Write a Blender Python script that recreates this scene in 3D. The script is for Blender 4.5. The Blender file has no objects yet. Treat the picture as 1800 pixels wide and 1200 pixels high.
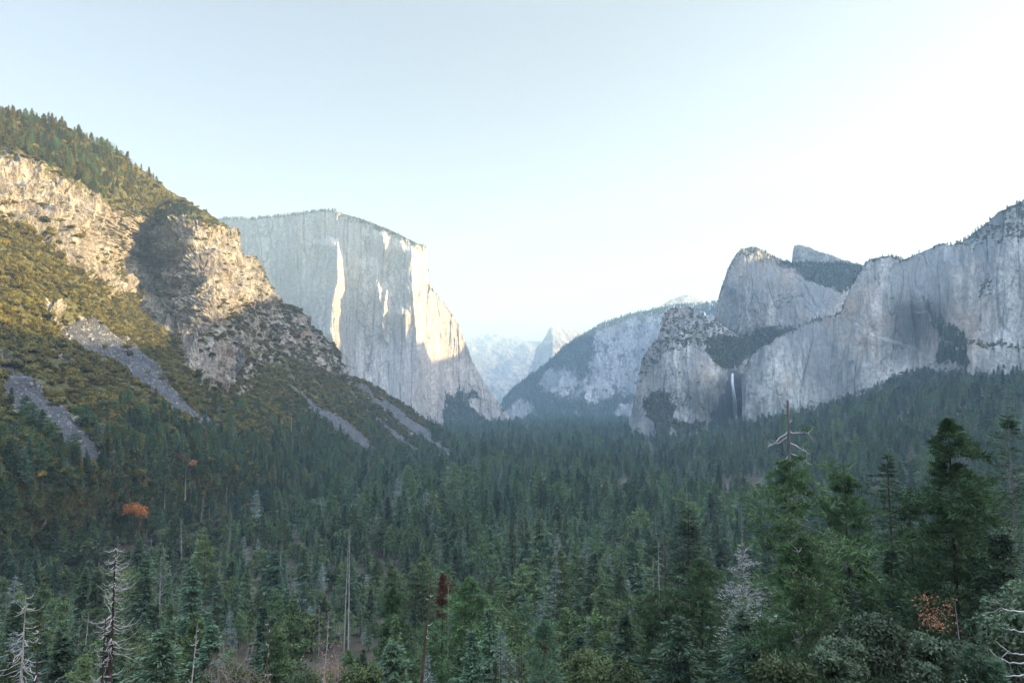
import bpy, math, random
import numpy as np
rng = np.random.default_rng(11)
random.seed(11)
PI = math.pi
scene = bpy.context.scene
COL = scene.collection

# ------------------------------------------------------------------ camera
F = 1200.0
TH = math.atan(100.0 / 1200.0)
CT, ST = math.cos(TH), math.sin(TH)

def slope_xy(px, py):
    r = (np.asarray(px, float) - 900.0) / F
    u = (600.0 - np.asarray(py, float)) / F
    y = CT - u * ST
    z = ST + u * CT
    return r / y, z / y

def P(px, py, D):
    a, b = slope_xy(px, py)
    return np.stack([a * D, np.asarray(D, float) + 0 * a, b * D], -1)

def proj(p):
    p = np.asarray(p, float)
    x, y, z = p[..., 0], p[..., 1], p[..., 2]
    d = y * CT + z * ST
    v = -y * ST + z * CT
    return 900 + F * x / d, 600 - F * v / d

cam = bpy.data.cameras.new('camera')
cam.sensor_width = 36; cam.lens = 24.0
cam.clip_start = 0.5; cam.clip_end = 90000
co = bpy.data.objects.new('camera', cam); COL.objects.link(co)
co.rotation_euler = (PI / 2 + TH, 0, 0)
scene.camera = co

# ------------------------------------------------------------------ noise
_perm = np.random.default_rng(5).permutation(256)
_perm = np.concatenate([_perm, _perm, _perm])
_g = np.random.default_rng(6).normal(size=(256, 3)); _g /= np.linalg.norm(_g, axis=1)[:, None]

def perlin(p):
    p = np.asarray(p, float)
    i = np.floor(p).astype(int); f = p - i; i &= 255
    u = f * f * f * (f * (f * 6 - 15) + 10)
    res = 0
    for dx in (0, 1):
        for dy in (0, 1):
            for dz in (0, 1):
                h = _perm[_perm[_perm[i[..., 0] + dx] + i[..., 1] + dy] + i[..., 2] + dz]
                g = _g[h]
                d = (f[..., 0] - dx) * g[..., 0] + (f[..., 1] - dy) * g[..., 1] + (f[..., 2] - dz) * g[..., 2]
                w = (u[..., 0] if dx else 1 - u[..., 0]) * (u[..., 1] if dy else 1 - u[..., 1]) * (u[..., 2] if dz else 1 - u[..., 2])
                res = res + w * d
    return res * 1.6

def fbm(p, scale, octv=5, gain=0.5, ridged=False, lac=2.03):
    p = np.asarray(p, float) / np.asarray(scale, float)
    a, s, tot = 1.0, 0.0, 0.0
    for k in range(octv):
        n = perlin(p + 17.3 * k)
        if ridged: n = 1 - 2 * np.abs(n)
        s = s + a * n; tot += a
        a *= gain; p = p * lac
    return s / tot

def flakes(V, sc, n=5):
    a = fbm(V, sc, 3) * n
    f = np.floor(a); t = np.clip((a - f) / .18, 0, 1)
    return (f + t) / n
def cracks(V, sc):
    w = V + 8 * np.stack([fbm(V + 31, (90, 90, 200), 3), fbm(V + 77, (90, 90, 200), 3), 0 * V[..., 0]], -1)
    return -sstep(.9, 1.0, 1 - 2 * np.abs(perlin(w / np.asarray(sc, float))))

class TPS:
    def __init__(self, pts, reg=0.02):
        pts = np.asarray(pts, float)
        self.c = pts[:, :2] / 400.0
        n = len(pts)
        K = self.U(self.c[:, None] - self.c[None]) + reg * np.eye(n)
        A = np.zeros((n + 3, n + 3)); A[:n, :n] = K
        A[:n, n] = 1; A[:n, n + 1:] = self.c
        A[n:, :n] = A[:n, n:].T
        self.w = np.linalg.solve(A, np.concatenate([pts[:, 2], [0, 0, 0]]))
    @staticmethod
    def U(d):
        r2 = (d ** 2).sum(-1)
        return np.where(r2 > 0, r2 * np.log(np.maximum(r2, 1e-12)), 0) * .5
    def __call__(self, px, py):
        q = np.stack([np.asarray(px, float) / 400, np.asarray(py, float) / 400], -1)
        out = self.w[-3] + q[..., 0] * self.w[-2] + q[..., 1] * self.w[-1]
        for k in range(len(self.c)):
            out = out + self.w[k] * self.U(q - self.c[k])
        return out

def lin(pl, x):
    pl = np.asarray(pl, float)
    return np.interp(x, pl[:, 0], pl[:, 1])

def inpoly(px, py, poly):
    poly = np.asarray(poly, float); n = len(poly)
    c = np.zeros(np.shape(px), bool)
    for i in range(n):
        x1, y1 = poly[i]; x2, y2 = poly[i - 1]
        cond = ((y1 > py) != (y2 > py))
        xi = (x2 - x1) * (py - y1) / ((y2 - y1) if y2 != y1 else 1e-9) + x1
        c ^= cond & (px < xi)
    return c

def sstep(a, b, x):
    t = np.clip((x - a) / (b - a), 0, 1)
    return t * t * (3 - 2 * t)

# ------------------------------------------------------------------ mesh helpers
def mesh_from(name, V, Fq, mats, attrs=None, smooth=False, fmat=None):
    V = np.asarray(V, np.float32).reshape(-1, 3)
    Fq = np.asarray(Fq, np.int32)
    me = bpy.data.meshes.new(name)
    n, k = Fq.shape
    me.vertices.add(len(V)); me.vertices.foreach_set('co', V.ravel())
    me.loops.add(n * k); me.loops.foreach_set('vertex_index', Fq.ravel())
    me.polygons.add(n)
    me.polygons.foreach_set('loop_start', np.arange(0, n * k, k, dtype=np.int32))
    if fmat is not None: me.polygons.foreach_set('material_index', np.asarray(fmat, np.int32))
    me.polygons.foreach_set('use_smooth', np.full(n, smooth, bool))
    for m in mats: me.materials.append(m)
    me.update(calc_edges=True)
    for k2, v in (attrs or {}).items():
        if k2 == 'q':
            a = me.attributes.new(k2, 'FLOAT_VECTOR', 'POINT'); a.data.foreach_set('vector', np.asarray(v, np.float32).ravel()); continue
        a = me.attributes.new(k2, 'FLOAT', 'POINT'); a.data.foreach_set('value', np.asarray(v, np.float32).ravel())
    return me

def link(name, me, parent=None):
    o = bpy.data.objects.new(name, me); COL.objects.link(o)
    if parent: o.parent = parent
    return o

def tag(o, label=None, cat=None, group=None, kind=None):
    if label: o['label'] = label
    if cat: o['category'] = cat
    if group: o['group'] = group
    if kind: o['kind'] = kind
    return o

def grid_faces(ny, nx):
    i = np.arange(ny - 1)[:, None] * nx + np.arange(nx - 1)[None]
    i = i.ravel()
    return np.stack([i, i + nx, i + nx + 1, i + 1], -1)

# ------------------------------------------------------------------ materials
def newmat(name):
    m = bpy.data.materials.new(name); m.use_nodes = True
    nt = m.node_tree; nt.nodes.clear()
    out = nt.nodes.new('ShaderNodeOutputMaterial')
    b = nt.nodes.new('ShaderNodeBsdfPrincipled')
    nt.links.new(b.outputs[0], out.inputs[0])
    b.inputs['Specular IOR Level'].default_value = 0.15
    b.inputs['Roughness'].default_value = 0.85
    return m, nt, b, out

def N(nt, t, **kw):
    n = nt.nodes.new(t)
    for k, v in kw.items(): setattr(n, k, v)
    return n

def noise(nt, vec, scale, detail=5, rough=.55, mscale=None, dist=0.0):
    if mscale is not None:
        mp = N(nt, 'ShaderNodeMapping'); mp.inputs['Scale'].default_value = mscale
        nt.links.new(vec, mp.inputs[0]); vec = mp.outputs[0]
    n = N(nt, 'ShaderNodeTexNoise'); n.inputs['Scale'].default_value = scale
    n.inputs['Detail'].default_value = detail; n.inputs['Roughness'].default_value = rough
    n.inputs['Distortion'].default_value = dist
    nt.links.new(vec, n.inputs['Vector'])
    return n.outputs[0]

def ramp(nt, fac, stops, interp='LINEAR'):
    r = N(nt, 'ShaderNodeValToRGB'); r.color_ramp.interpolation = interp
    els = r.color_ramp.elements
    while len(els) < len(stops): els.new(0.5)
    for e, (p, c) in zip(els, stops):
        e.position = p; e.color = (c, c, c, 1) if np.isscalar(c) else (*c, 1)
    nt.links.new(fac, r.inputs[0])
    return r.outputs[0]

def mix(nt, fac, a, b, mode='MIX'):
    m = N(nt, 'ShaderNodeMix', data_type='RGBA', blend_type=mode)
    if np.isscalar(fac): m.inputs[0].default_value = fac
    else: nt.links.new(fac, m.inputs[0])
    for sk, v in ((6, a), (7, b)):
        if isinstance(v, tuple): m.inputs[sk].default_value = (*v, 1)
        else: nt.links.new(v, m.inputs[sk])
    return m.outputs[2]

def math_(nt, op, a, b=None, clamp=False):
    m = N(nt, 'ShaderNodeMath', operation=op); m.use_clamp = clamp
    for i, v in enumerate((a, b)):
        if v is None: continue
        if np.isscalar(v): m.inputs[i].default_value = v
        else: nt.links.new(v, m.inputs[i])
    return m.outputs[0]

def attr(nt, name):
    a = N(nt, 'ShaderNodeAttribute'); a.attribute_name = name
    return a.outputs['Fac']

def rock_mat(name, light, dark, ochre, S=1.0, fine=.9, crack=.95, bz=.12, lo=.4, veg=(0.05, 0.062, 0.036), snow=False, vstretch=9.0, ochre_amt=.5, talus=(.22, .22, .215)):
    m, nt, b, out = newmat(name)
    tc = N(nt, 'ShaderNodeAttribute'); tc.attribute_name = 'q'; tc = tc.outputs['Vector']
    v = 1.0 / vstretch
    s1 = noise(nt, tc, 1 / (70 * S), 7, .6, (1, 1, v))            # broad vertical streaks
    s2 = noise(nt, tc, 1 / (18 * S), 6, .65, (1, 1, v * .7))      # fine vertical streaks
    s3 = noise(nt, tc, 1 / (160 * S), 5, .55)                     # patches
    s4 = noise(nt, tc, 1 / (9 * S), 5, .7)                        # grain
    c = mix(nt, ramp(nt, s1, [(lo, 0), (lo + .16, 1)]), dark, light)
    c = mix(nt, ramp(nt, s2, [(.5, 0), (.64, fine)]), c, tuple(x * .6 for x in dark))
    c = mix(nt, ramp(nt, s3, [(.5, 0), (.7, ochre_amt)]), c, ochre)
    c = mix(nt, ramp(nt, s4, [(.35, .7), (.6, 0)]), c, tuple(x * .55 for x in dark))
    # cracks drawn as darker lines along stretched cell edges
    mp = N(nt, 'ShaderNodeMapping'); mp.inputs['Scale'].default_value = (1 / (38 * S), 1 / (38 * S), 1 / (150 * S))
    nt.links.new(tc, mp.inputs[0])
    wn = N(nt, 'ShaderNodeVectorMath', operation='ADD')
    nz = N(nt, 'ShaderNodeTexNoise'); nz.inputs['Scale'].default_value = 1 / (30 * S); nz.inputs['Detail'].default_value = 4
    nt.links.new(tc, nz.inputs['Vector'])
    nt.links.new(mp.outputs[0], wn.inputs[0]); nt.links.new(nz.outputs['Color'], wn.inputs[1])
    vo = N(nt, 'ShaderNodeTexVoronoi', feature='DISTANCE_TO_EDGE'); vo.inputs['Scale'].default_value = 1
    nt.links.new(wn.outputs[0], vo.inputs['Vector'])
    cr = math_(nt, 'MULTIPLY', ramp(nt, vo.outputs[0], [(0, crack), (.09, 0)]), ramp(nt, s1, [(.42, 0), (.62, 1)]))
    c = mix(nt, cr, c, tuple(x * .45 for x in dark))
    # talus / bare scree zone
    tn = noise(nt, tc, 1 / (3.2 * S), 4, .7)
    tn2 = noise(nt, tc, 1 / (26 * S), 4, .6)
    tcol = mix(nt, ramp(nt, tn, [(.38, 0), (.62, 1)]), tuple(x * .45 for x in talus), tuple(x * 1.25 for x in talus))
    tcol = mix(nt, ramp(nt, tn2, [(.45, 0), (.62, .7)]), tcol, tuple(x * .5 for x in talus))
    ta = attr(nt, 'talus')
    c = mix(nt, ramp(nt, math_(nt, 'ADD', ta, math_(nt, 'MULTIPLY', math_(nt, 'SUBTRACT', tn2, .5), .5)), [(.42, 0), (.55, 1)]), c, tcol)
    # wet stained rock
    w = attr(nt, 'wet')
    c = mix(nt, w, c, (.045, .05, .06))
    # vegetated ledges
    vn = noise(nt, tc, 1 / (22 * S), 7, .68)
    va = attr(nt, 'veg')
    vm = ramp(nt, math_(nt, 'ADD', va, math_(nt, 'MULTIPLY', math_(nt, 'SUBTRACT', vn, .5), 2.1)), [(.48, 0), (.56, 1)])
    vc = mix(nt, ramp(nt, noise(nt, tc, 1 / (6 * S), 4, .7), [(.35, 0), (.65, 1)]), tuple(x * .55 for x in veg), tuple(x * 1.35 for x in veg))
    c = mix(nt, vm, c, vc)
    if snow:
        sn = attr(nt, 'snow')
        sm = ramp(nt, math_(nt, 'ADD', sn, math_(nt, 'MULTIPLY', math_(nt, 'SUBTRACT', noise(nt, tc, 1 / (45 * S), 7, .7), .5), 1.6)), [(.55, 0), (.62, 1)])
        c = mix(nt, sm, c, (.78, .8, .82))
    nt.links.new(c, b.inputs['Base Color'])
    bp = N(nt, 'ShaderNodeBump'); bp.inputs['Strength'].default_value = 1.0; bp.inputs['Distance'].default_value = 14 * S
    h = math_(nt, 'ADD', noise(nt, tc, 1 / (14 * S), 7, .65, (1, 1, bz)), math_(nt, 'MULTIPLY', tn, ta))
    nt.links.new(h, bp.inputs['Height']); nt.links.new(bp.outputs[0], b.inputs['Normal'])
    return m

def leaf_mat(name, c1, c2, c3=None, transl=.25, clump=.35, var=.5):
    """foliage: hue differs from tree to tree (object random) and from clump to clump"""
    m, nt, b, out = newmat(name)
    oi = N(nt, 'ShaderNodeObjectInfo')
    tc = N(nt, 'ShaderNodeTexCoord').outputs['Object']
    n = noise(nt, tc, clump, 3, .6)
    n2 = noise(nt, tc, clump * 6, 2, .6)
    c = mix(nt, ramp(nt, n, [(.35, 0), (.65, 1)]), c1, c2)
    c = mix(nt, ramp(nt, n2, [(.4, 0), (.75, .5)]), c, tuple(min(1, x * 1.7) for x in c2))
    if c3:
        c = mix(nt, ramp(nt, oi.outputs['Random'], [(.25, 0), (.95, var)]), c, c3)
    wh = N(nt, 'ShaderNodeHueSaturation')
    r2 = N(nt, 'ShaderNodeTexWhiteNoise', noise_dimensions='1D'); nt.links.new(oi.outputs['Random'], r2.inputs['W'])
    nt.links.new(math_(nt, 'ADD', math_(nt, 'MULTIPLY', r2.outputs[0], 1.0), .5), wh.inputs['Value'])
    nt.links.new(c, wh.inputs['Color']); c = wh.outputs[0]
    nt.links.new(c, b.inputs['Base Color'])
    b.inputs['Roughness'].default_value = .7; b.inputs['Specular IOR Level'].default_value = .2
    t = N(nt, 'ShaderNodeBsdfTranslucent'); nt.links.new(c, t.inputs[0])
    mx = N(nt, 'ShaderNodeMixShader'); mx.inputs[0].default_value = transl
    nt.links.new(b.outputs[0], mx.inputs[1]); nt.links.new(t.outputs[0], mx.inputs[2]); nt.links.new(mx.outputs[0], out.inputs[0])
    return m

def bark_mat(name, c1, c2, sc=2.0):
    m, nt, b, out = newmat(name)
    tc = N(nt, 'ShaderNodeTexCoord').outputs['Object']
    n = noise(nt, tc, sc, 6, .65, (1, 1, .22))
    c = mix(nt, ramp(nt, n, [(.35, 0), (.65, 1)]), c1, c2)
    nt.links.new(c, b.inputs['Base Color'])
    bp = N(nt, 'ShaderNodeBump'); bp.inputs['Strength'].default_value = .6; bp.inputs['Distance'].default_value = .08
    nt.links.new(n, bp.inputs['Height']); nt.links.new(bp.outputs[0], b.inputs['Normal'])
    return m

M = {}
M['fir'] = leaf_mat('fir_needles', (0.028, 0.055, 0.035), (0.084, 0.146, 0.084), (0.123, 0.166, 0.072), .06, .22)
M['pine'] = leaf_mat('pine_needles', (0.034, 0.066, 0.031), (0.108, 0.178, 0.075), (0.145, 0.186, 0.067), .06, .3)
M['pinehero'] = leaf_mat('near_pine_needles', (0.030, 0.061, 0.028), (0.092, 0.158, 0.063), None, .2, .35)
M['firhero'] = leaf_mat('near_fir_needles', (0.032, 0.061, 0.039), (0.095, 0.149, 0.086), None, .2, .3)
M['youngpine'] = leaf_mat('young_pine_needles', (0.039, 0.081, 0.052), (0.091, 0.150, 0.091), None, .2, .6)
M['yellowpine'] = leaf_mat('yellow_pine_needles', (.04, .065, .026), (.095, .145, .055), None, .06, .3)
M['lightfir'] = leaf_mat('light_fir_needles', (0.041, 0.074, 0.041), (0.130, 0.200, 0.092), None, .06, .3)
M['olivefir'] = leaf_mat('olive_fir_needles', (.075, .075, .024), (.21, .18, .05), None, .06, .3)
M['oak'] = leaf_mat('oak_leaves', (.028, .046, .021), (.085, .120, .050), (.105, .125, .048), .15, .28)
M['shrub'] = leaf_mat('shrub_leaves', (.040, .052, .020), (.175, .160, .042), (.22, .172, .040), .18, .2)
M['paleoak'] = leaf_mat('live_oak_leaves', (.045, .07, .04), (.12, .17, .10), None, .15, .8)
M['gold'] = leaf_mat('orange_leaves', (.24, .095, .028), (.38, .17, .05), None, .3, .3)
M['rust'] = leaf_mat('rust_needles', (.18, .085, .05), (.30, .155, .09), None, .2, .3)
M['palefir'] = leaf_mat('pale_dying_needles', (.22, .23, .21), (.42, .43, .41), None, .1, .4)
M['bluefir'] = leaf_mat('blue_grey_needles', (.09, .125, .115), (.17, .22, .2), None, .1, .4)
M['manz'] = leaf_mat('manzanita_leaves', (.12, .17, .1), (.22, .27, .18), None, .2, 2.0)
M['bark'] = bark_mat('pine_bark', (.035, .026, .022), (.095, .068, .052))
M['redbark'] = bark_mat('cedar_bark', (.05, .03, .022), (.14, .075, .05))
M['spirebark'] = bark_mat('weathered_pine_bark', (.09, .085, .08), (.20, .19, .18))
M['deadwood'] = bark_mat('bleached_wood', (.22, .21, .2), (.46, .45, .43))
M['greywood'] = bark_mat('grey_wood', (.15, .145, .145), (.33, .32, .32))
M['twig'] = bark_mat('bare_twigs', (.2, .18, .17), (.38, .34, .32))
M['char'] = bark_mat('charred_wood', (.022, .017, .015), (.075, .048, .038))

# ------------------------------------------------------------------ ground
PROF = [(-400, 150), (-60, 25), (0, -1.7), (12, -7), (30, -16), (60, -30), (95, -45), (165, -75), (300, -114), (500, -145), (800, -160), (1500, -167), (5000, -170), (60000, -170)]
FOOT = [(-500, -420), (0, -300), (300, -250), (600, -300), (1000, -280), (1600, -180), (2200, -40), (2500, -300), (3000, -1200), (9000, -5000)]
RFOOT = [(-500, 500), (0, 420), (500, 420), (1500, 400), (2300, 480), (3000, 700), (5000, 1500), (60000, 15000)]

def ground(x, y):
    x = np.asarray(x, float); y = np.asarray(y, float)
    z = lin(PROF, y)
    dl = np.maximum(0, lin(FOOT, y) - x); z = z + .30 * dl * dl / (dl + 90)
    dr = np.maximum(0, x - lin(RFOOT, y)); z = z + .27 * np.minimum(dr * dr / (dr + 120), 1400)
    q = np.stack([x, y, 0 * x], -1)
    z = z + 5 * perlin(q / 160) * sstep(30, 300, y) + 2 * perlin(q / 45) * sstep(30, 200, y)
    return z

def ray_ground(px, py):
    a, b = slope_xy(px, py)
    D = np.geomspace(20, 6000, 4000)
    h = b * D - ground(a * D, D)
    i = np.argmax(h < 0)
    return D[i]

# ------------------------------------------------------------------ lofted mountains
LOFT = {}
def loft(name, sky, base, D, nx, ny, mat, px_range=None, relief=None, disp=None, masks=None, back=((30, -8), (120, -40), (400, -160), (900, -500)), label=None, jag=3.0, fall=False):
    sky = np.asarray(sky, float); base = np.asarray(base, float)
    x0, x1 = px_range or (sky[0, 0], sky[-1, 0])
    px = np.linspace(x0, x1, nx)
    top = lin(sky, px) + jag * fbm(np.stack([px, 0 * px, 0 * px + hash(name) % 97], -1), 14, 4)
    bot = np.maximum(lin(base, px), top + .5)
    t = np.linspace(0, 1, ny)[:, None]
    PY = top[None] + (bot - top)[None] * t
    PX = np.repeat(px[None], ny, 0)
    DD = D(PX, PY)
    if relief is not None: DD = DD + relief(PX, PY)
    V = P(PX, PY, DD)
    # normals
    du = np.gradient(V, axis=1); dv = np.gradient(V, axis=0)
    nrm = np.cross(du, dv); nrm /= np.linalg.norm(nrm, axis=-1, keepdims=True) + 1e-9
    s = np.sign((nrm * V).sum(-1).mean())
    nrm = -nrm * s
    if disp is not None:
        D0 = float(np.mean(DD))
        Q = np.stack([PX * D0 / F, .15 * (DD - D0), -PY * D0 / F], -1) if fall else V
        if fall:   # relief of the steep walls stands out from the face, not sideways out of its steps
            k = np.stack([np.cos(np.arctan2(V[..., 1], V[..., 0])), np.sin(np.arctan2(V[..., 1], V[..., 0])), 0 * V[..., 0]], -1)
            nrm = -k * .85 + .15 * nrm
        V = V + nrm * disp(Q, PX, PY)[..., None]
    A = masks(V, PX, PY) if masks else {}
    rows = [V]
    topv = V[0]
    rad = topv[:, :2] / np.linalg.norm(topv[:, :2], axis=1)[:, None]
    bk = []
    for d, dz in back:
        r = topv.copy(); r[:, :2] += rad * d; r[:, 2] += dz
        r += fbm(r, 60, 4)[:, None] * np.array([0, 0, min(25, d * .15)])
        bk.append(r)
    nb = len(bk)
    allv = np.concatenate([np.stack(bk[::-1])] + rows, 0) if nb else V
    Qs = Q if fall else V
    at = {'q': np.concatenate([np.repeat(Qs[:1], nb, 0), Qs], 0)}
    for k in ('veg', 'talus', 'wet', 'snow'):
        a = A.get(k, np.zeros_like(PX))
        if k == 'veg': a = blur(a * 1.0, 5) * .8 + .06
        at[k] = np.concatenate([np.repeat(a[:1], nb, 0), a], 0) if nb else a
    me = mesh_from(name, allv, grid_faces(ny + nb, nx), [mat], at, smooth=False)
    o = link(name, me)
    tag(o, label, 'terrain', kind='structure')
    LOFT[name + '|' + (label or '')] = d = dict(V=V, PX=PX, PY=PY, A=A, N=nrm, px=px, top=top, o=o, D=D, bot=bot)
    return d

def scatter(L, n, mask=None, seed=0, toprows=None):
    """n random points on a terrain surface, by area"""
    r = np.random.default_rng(seed)
    V = L['V']
    if toprows: V = V[:toprows]
    a = np.linalg.norm(np.cross(V[1:, :-1] - V[:-1, :-1], V[:-1, 1:] - V[:-1, :-1]), axis=-1)
    if mask is not None:
        a = a * mask[:a.shape[0], :a.shape[1]]
    p = a.ravel() / a.sum()
    k = r.choice(len(p), n, p=p)
    i, j = np.divmod(k, a.shape[1])
    u, v = r.random(n)[:, None], r.random(n)[:, None]
    return (V[i, j] * (1 - u) * (1 - v) + V[i + 1, j] * u * (1 - v) + V[i, j + 1] * (1 - u) * v + V[i + 1, j + 1] * u * v)

def blur(a, n):
    for ax in (0, 1):
        for _ in range(2):
            q = np.pad(a, [(n + 1, n) if k == ax else (0, 0) for k in (0, 1)], mode='edge').cumsum(ax)
            a = (np.take(q, range(2 * n + 1, q.shape[ax]), ax) - np.take(q, range(0, q.shape[ax] - 2 * n - 1), ax)) / (2 * n + 1)
    return a

def wob(PX, PY, a=8, s=22):
    q = np.stack([PX, PY, 0 * PX], -1)
    return PX + a * fbm(q, s, 4) * 1.6, PY + a * fbm(q + 91.7, s, 4) * 1.6

# ---- left hillside
SKY_L = [(-260, 60), (-120, 120), (0, 196), (40, 208), (80, 222), (150, 250), (215, 275), (240, 292), (250, 305), (290, 335), (330, 355), (365, 385), (385, 400), (412, 425), (418, 440), (440, 455), (462, 482), (470, 520), (495, 540), (520, 555), (540, 580), (560, 590), (585, 610), (600, 640), (612, 660), (640, 672), (700, 705), (760, 745), (800, 772), (840, 798), (880, 815), (930, 835)]
BOT_L = [(-260, 1150), (0, 1015), (200, 960), (400, 905), (600, 862), (800, 828), (930, 836)]
ctl = [(-260, 60, 1100), (-120, 120, 1180), (0, 190, 1250), (150, 245, 1350), (250, 305, 1480), (330, 355, 1580), (385, 400, 1680), (440, 455, 1780), (470, 520, 1830), (560, 595, 1960), (650, 680, 2060), (760, 745, 2150), (880, 815, 2280),
       (-200, 250, 950), (0, 285, 1110), (100, 330, 1190), (190, 375, 1270), (-200, 400, 850), (0, 400, 1010), (60, 430, 1060), (130, 470, 1120), (195, 520, 1170),
       (235, 400, 1600), (215, 470, 1590), (270, 375, 1640), (290, 470, 1610), (310, 430, 1590), (305, 530, 1550), (255, 560, 1440), (228, 535, 1430),
       (335, 400, 1490), (345, 470, 1390), (365, 540, 1320), (305, 600, 1420), (420, 480, 1640), (440, 530, 1690),
       (0, 500, 890), (100, 540, 950), (180, 580, 1030), (0, 590, 790), (150, 610, 920), (270, 625, 1080), (350, 640, 1200), (430, 640, 1400), (510, 630, 1680), (400, 590, 1400),
       (-200, 600, 640), (0, 690, 640), (200, 700, 800), (330, 720, 960), (450, 730, 1150), (600, 740, 1520), (700, 770, 1850),
       (0, 800, 520), (200, 800, 640), (400, 800, 880), (600, 800, 1300), (730, 805, 1800)]
for bx, by in [(-250, 1145), (-100, 1070), (0, 1015), (100, 985), (200, 960), (300, 932), (400, 905), (500, 884), (600, 862), (700, 845), (800, 828), (900, 833)]:
    ctl.append((bx, by, ray_ground(bx, by)))
D_L = TPS(ctl)
TALUS = [[(0, 640), (25, 650), (60, 685), (110, 722), (160, 765), (190, 822), (150, 812), (100, 778), (50, 742), (0, 712)],
         [(112, 568), (150, 562), (185, 578), (222, 602), (262, 640), (298, 678), (330, 712), (392, 752), (375, 758), (318, 728), (262, 690), (205, 650), (160, 622), (118, 600)],
         [(30, 594), (75, 612), (125, 650), (118, 654), (60, 620)], [(222, 690), (262, 715), (285, 735), (262, 728)], [(150, 640), (190, 668), (176, 668)], [(285, 728), (322, 745), (312, 750)],
         [(505, 675), (525, 690), (560, 716), (600, 735), (640, 765), (672, 803), (640, 796), (592, 757), (555, 730)],
         [(618, 672), (660, 695), (705, 722), (760, 765), (800, 800), (838, 820), (800, 815), (745, 778), (700, 742), (650, 705)],
         [(630, 712), (660, 735), (705, 765), (745, 798), (770, 818), (745, 812), (700, 780), (655, 742)],
         [(405, 620), (418, 650), (415, 672), (408, 660)]]
ROCK_L = [[(-260, 150), (-100, 230), (0, 268), (40, 290), (100, 318), (160, 345), (200, 372), (196, 420), (190, 460), (205, 500), (200, 530), (180, 518), (150, 490), (120, 470), (85, 445), (60, 418), (20, 405), (0, 400), (-260, 330)],
          [(198, 375), (250, 372), (280, 395), (320, 392), (345, 402), (380, 405), (420, 430), (470, 500), (480, 540), (440, 535), (400, 545), (380, 570), (350, 600), (345, 660), (300, 600), (250, 560), (215, 520), (200, 470)],
          [(80, 540), (108, 535), (112, 560), (85, 570)], [(500, 545), (540, 575), (560, 600), (520, 585)], [(590, 640), (612, 655), (612, 680), (596, 668)], [(340, 640), (400, 600), (420, 640), (400, 690), (360, 690)], [(485, 590), (520, 600), (515, 625), (490, 612)]]

def relief_L(PX, PY):
    q = np.stack([PX, PY, 0 * PX], -1)
    r = np.zeros_like(PX)
    # deep gully right of the sunlit cliff
    return r

MT = {}
def masks_L(V, PX, PY):
    x, y = wob(PX, PY, 7, 20)
    tal = np.zeros(PX.shape); rk = np.zeros(PX.shape)
    x2, y2 = wob(PX, PY, 7, 13)
    for p in TALUS: tal = np.maximum(tal, inpoly(x2, y2, p))
    for p in ROCK_L: rk = np.maximum(rk, inpoly(x, y, p))
    lower = sstep(560, 640, PY)
    veg = np.where(rk > 0, .22, .95)
    veg = np.where(tal > 0, 0.0, veg)
    tal = tal * (fbm(np.stack([PX, PY, 0 * PX + 3], -1), (16, 12, 1), 3) > -.42)
    spur = inpoly(x, y, [(340, 560), (400, 545), (470, 528), (520, 560), (560, 595), (620, 665), (585, 660), (540, 640), (490, 640), (440, 690), (400, 705), (350, 680), (335, 620)]) * 1.0
    veg = np.where((spur > 0) & (rk == 0), .5, veg)
    MT['talL'], MT['rkL'], MT['spur'] = tal, rk, spur
    return dict(veg=veg, talus=tal)

def disp_L(V, PX, PY):
    x, y = wob(PX, PY, 10, 25)
    rk = np.zeros(PX.shape)
    for p in ROCK_L: rk = np.maximum(rk, inpoly(x, y, p))
    sm = sstep(780, 620, PY)
    n1 = fbm(V, (140, 140, 220), 5, .52, True)
    n2 = fbm(V + 333, (42, 42, 60), 5, .58, True)
    n3 = fbm(V, (220, 220, 220), 3)
    steps = fbm(V, (300, 300, 34), 4, .55)
    return sm * (n3 * 24 + (n1 - .3) * 26) + (rk * 20 + 3) * sm * (n2 - .2) + rk * 16 * steps + rk * 22 * flakes(V, (60, 60, 70)) + rk * 7 * cracks(V, (30, 30, 110)) + (1 - sm) * 3 * fbm(V, 60, 4)

M['rockL'] = rock_mat('warm_granite', (.45, .41, .34), (.21, .195, .17), (.40, .31, .2), .6, veg=(.10, .10, .04), bz=.5, vstretch=2.5, ochre_amt=.6, talus=(.17, .185, .20))
L_left = loft('hillside', SKY_L, BOT_L, D_L, 620, 440, M['rockL'], disp=disp_L, masks=masks_L, label='steep hillside with cliffs, scrub and scree chutes rising on the left')

# ---- big pale cliff
SKY_E = [(340, 388), (380, 386), (440, 386), (500, 380), (545, 375), (580, 371), (600, 373), (640, 387), (690, 407), (730, 427), (747, 433), (751, 455), (756, 498), (764, 514), (790, 546), (804, 567), (814, 592), (830, 632), (850, 671), (868, 697), (890, 726), (916, 756), (925, 775)]
D0_E = [(340, 5150), (380, 5000), (450, 4740), (520, 4520), (590, 4330), (640, 4300), (690, 4275), (728, 4262), (738, 4278), (748, 4370), (770, 4490), (800, 4640), (830, 4750), (870, 4850), (925, 4950)]
def D_E(PX, PY):
    d = lin(D0_E, PX)
    for o in (-6, 6): d = d + lin(D0_E, PX + o)
    d = d / 3
    return d - 230 * np.clip((PY - 380) / 400, 0, 1) - 170 * sstep(560, 760, PY)

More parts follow.
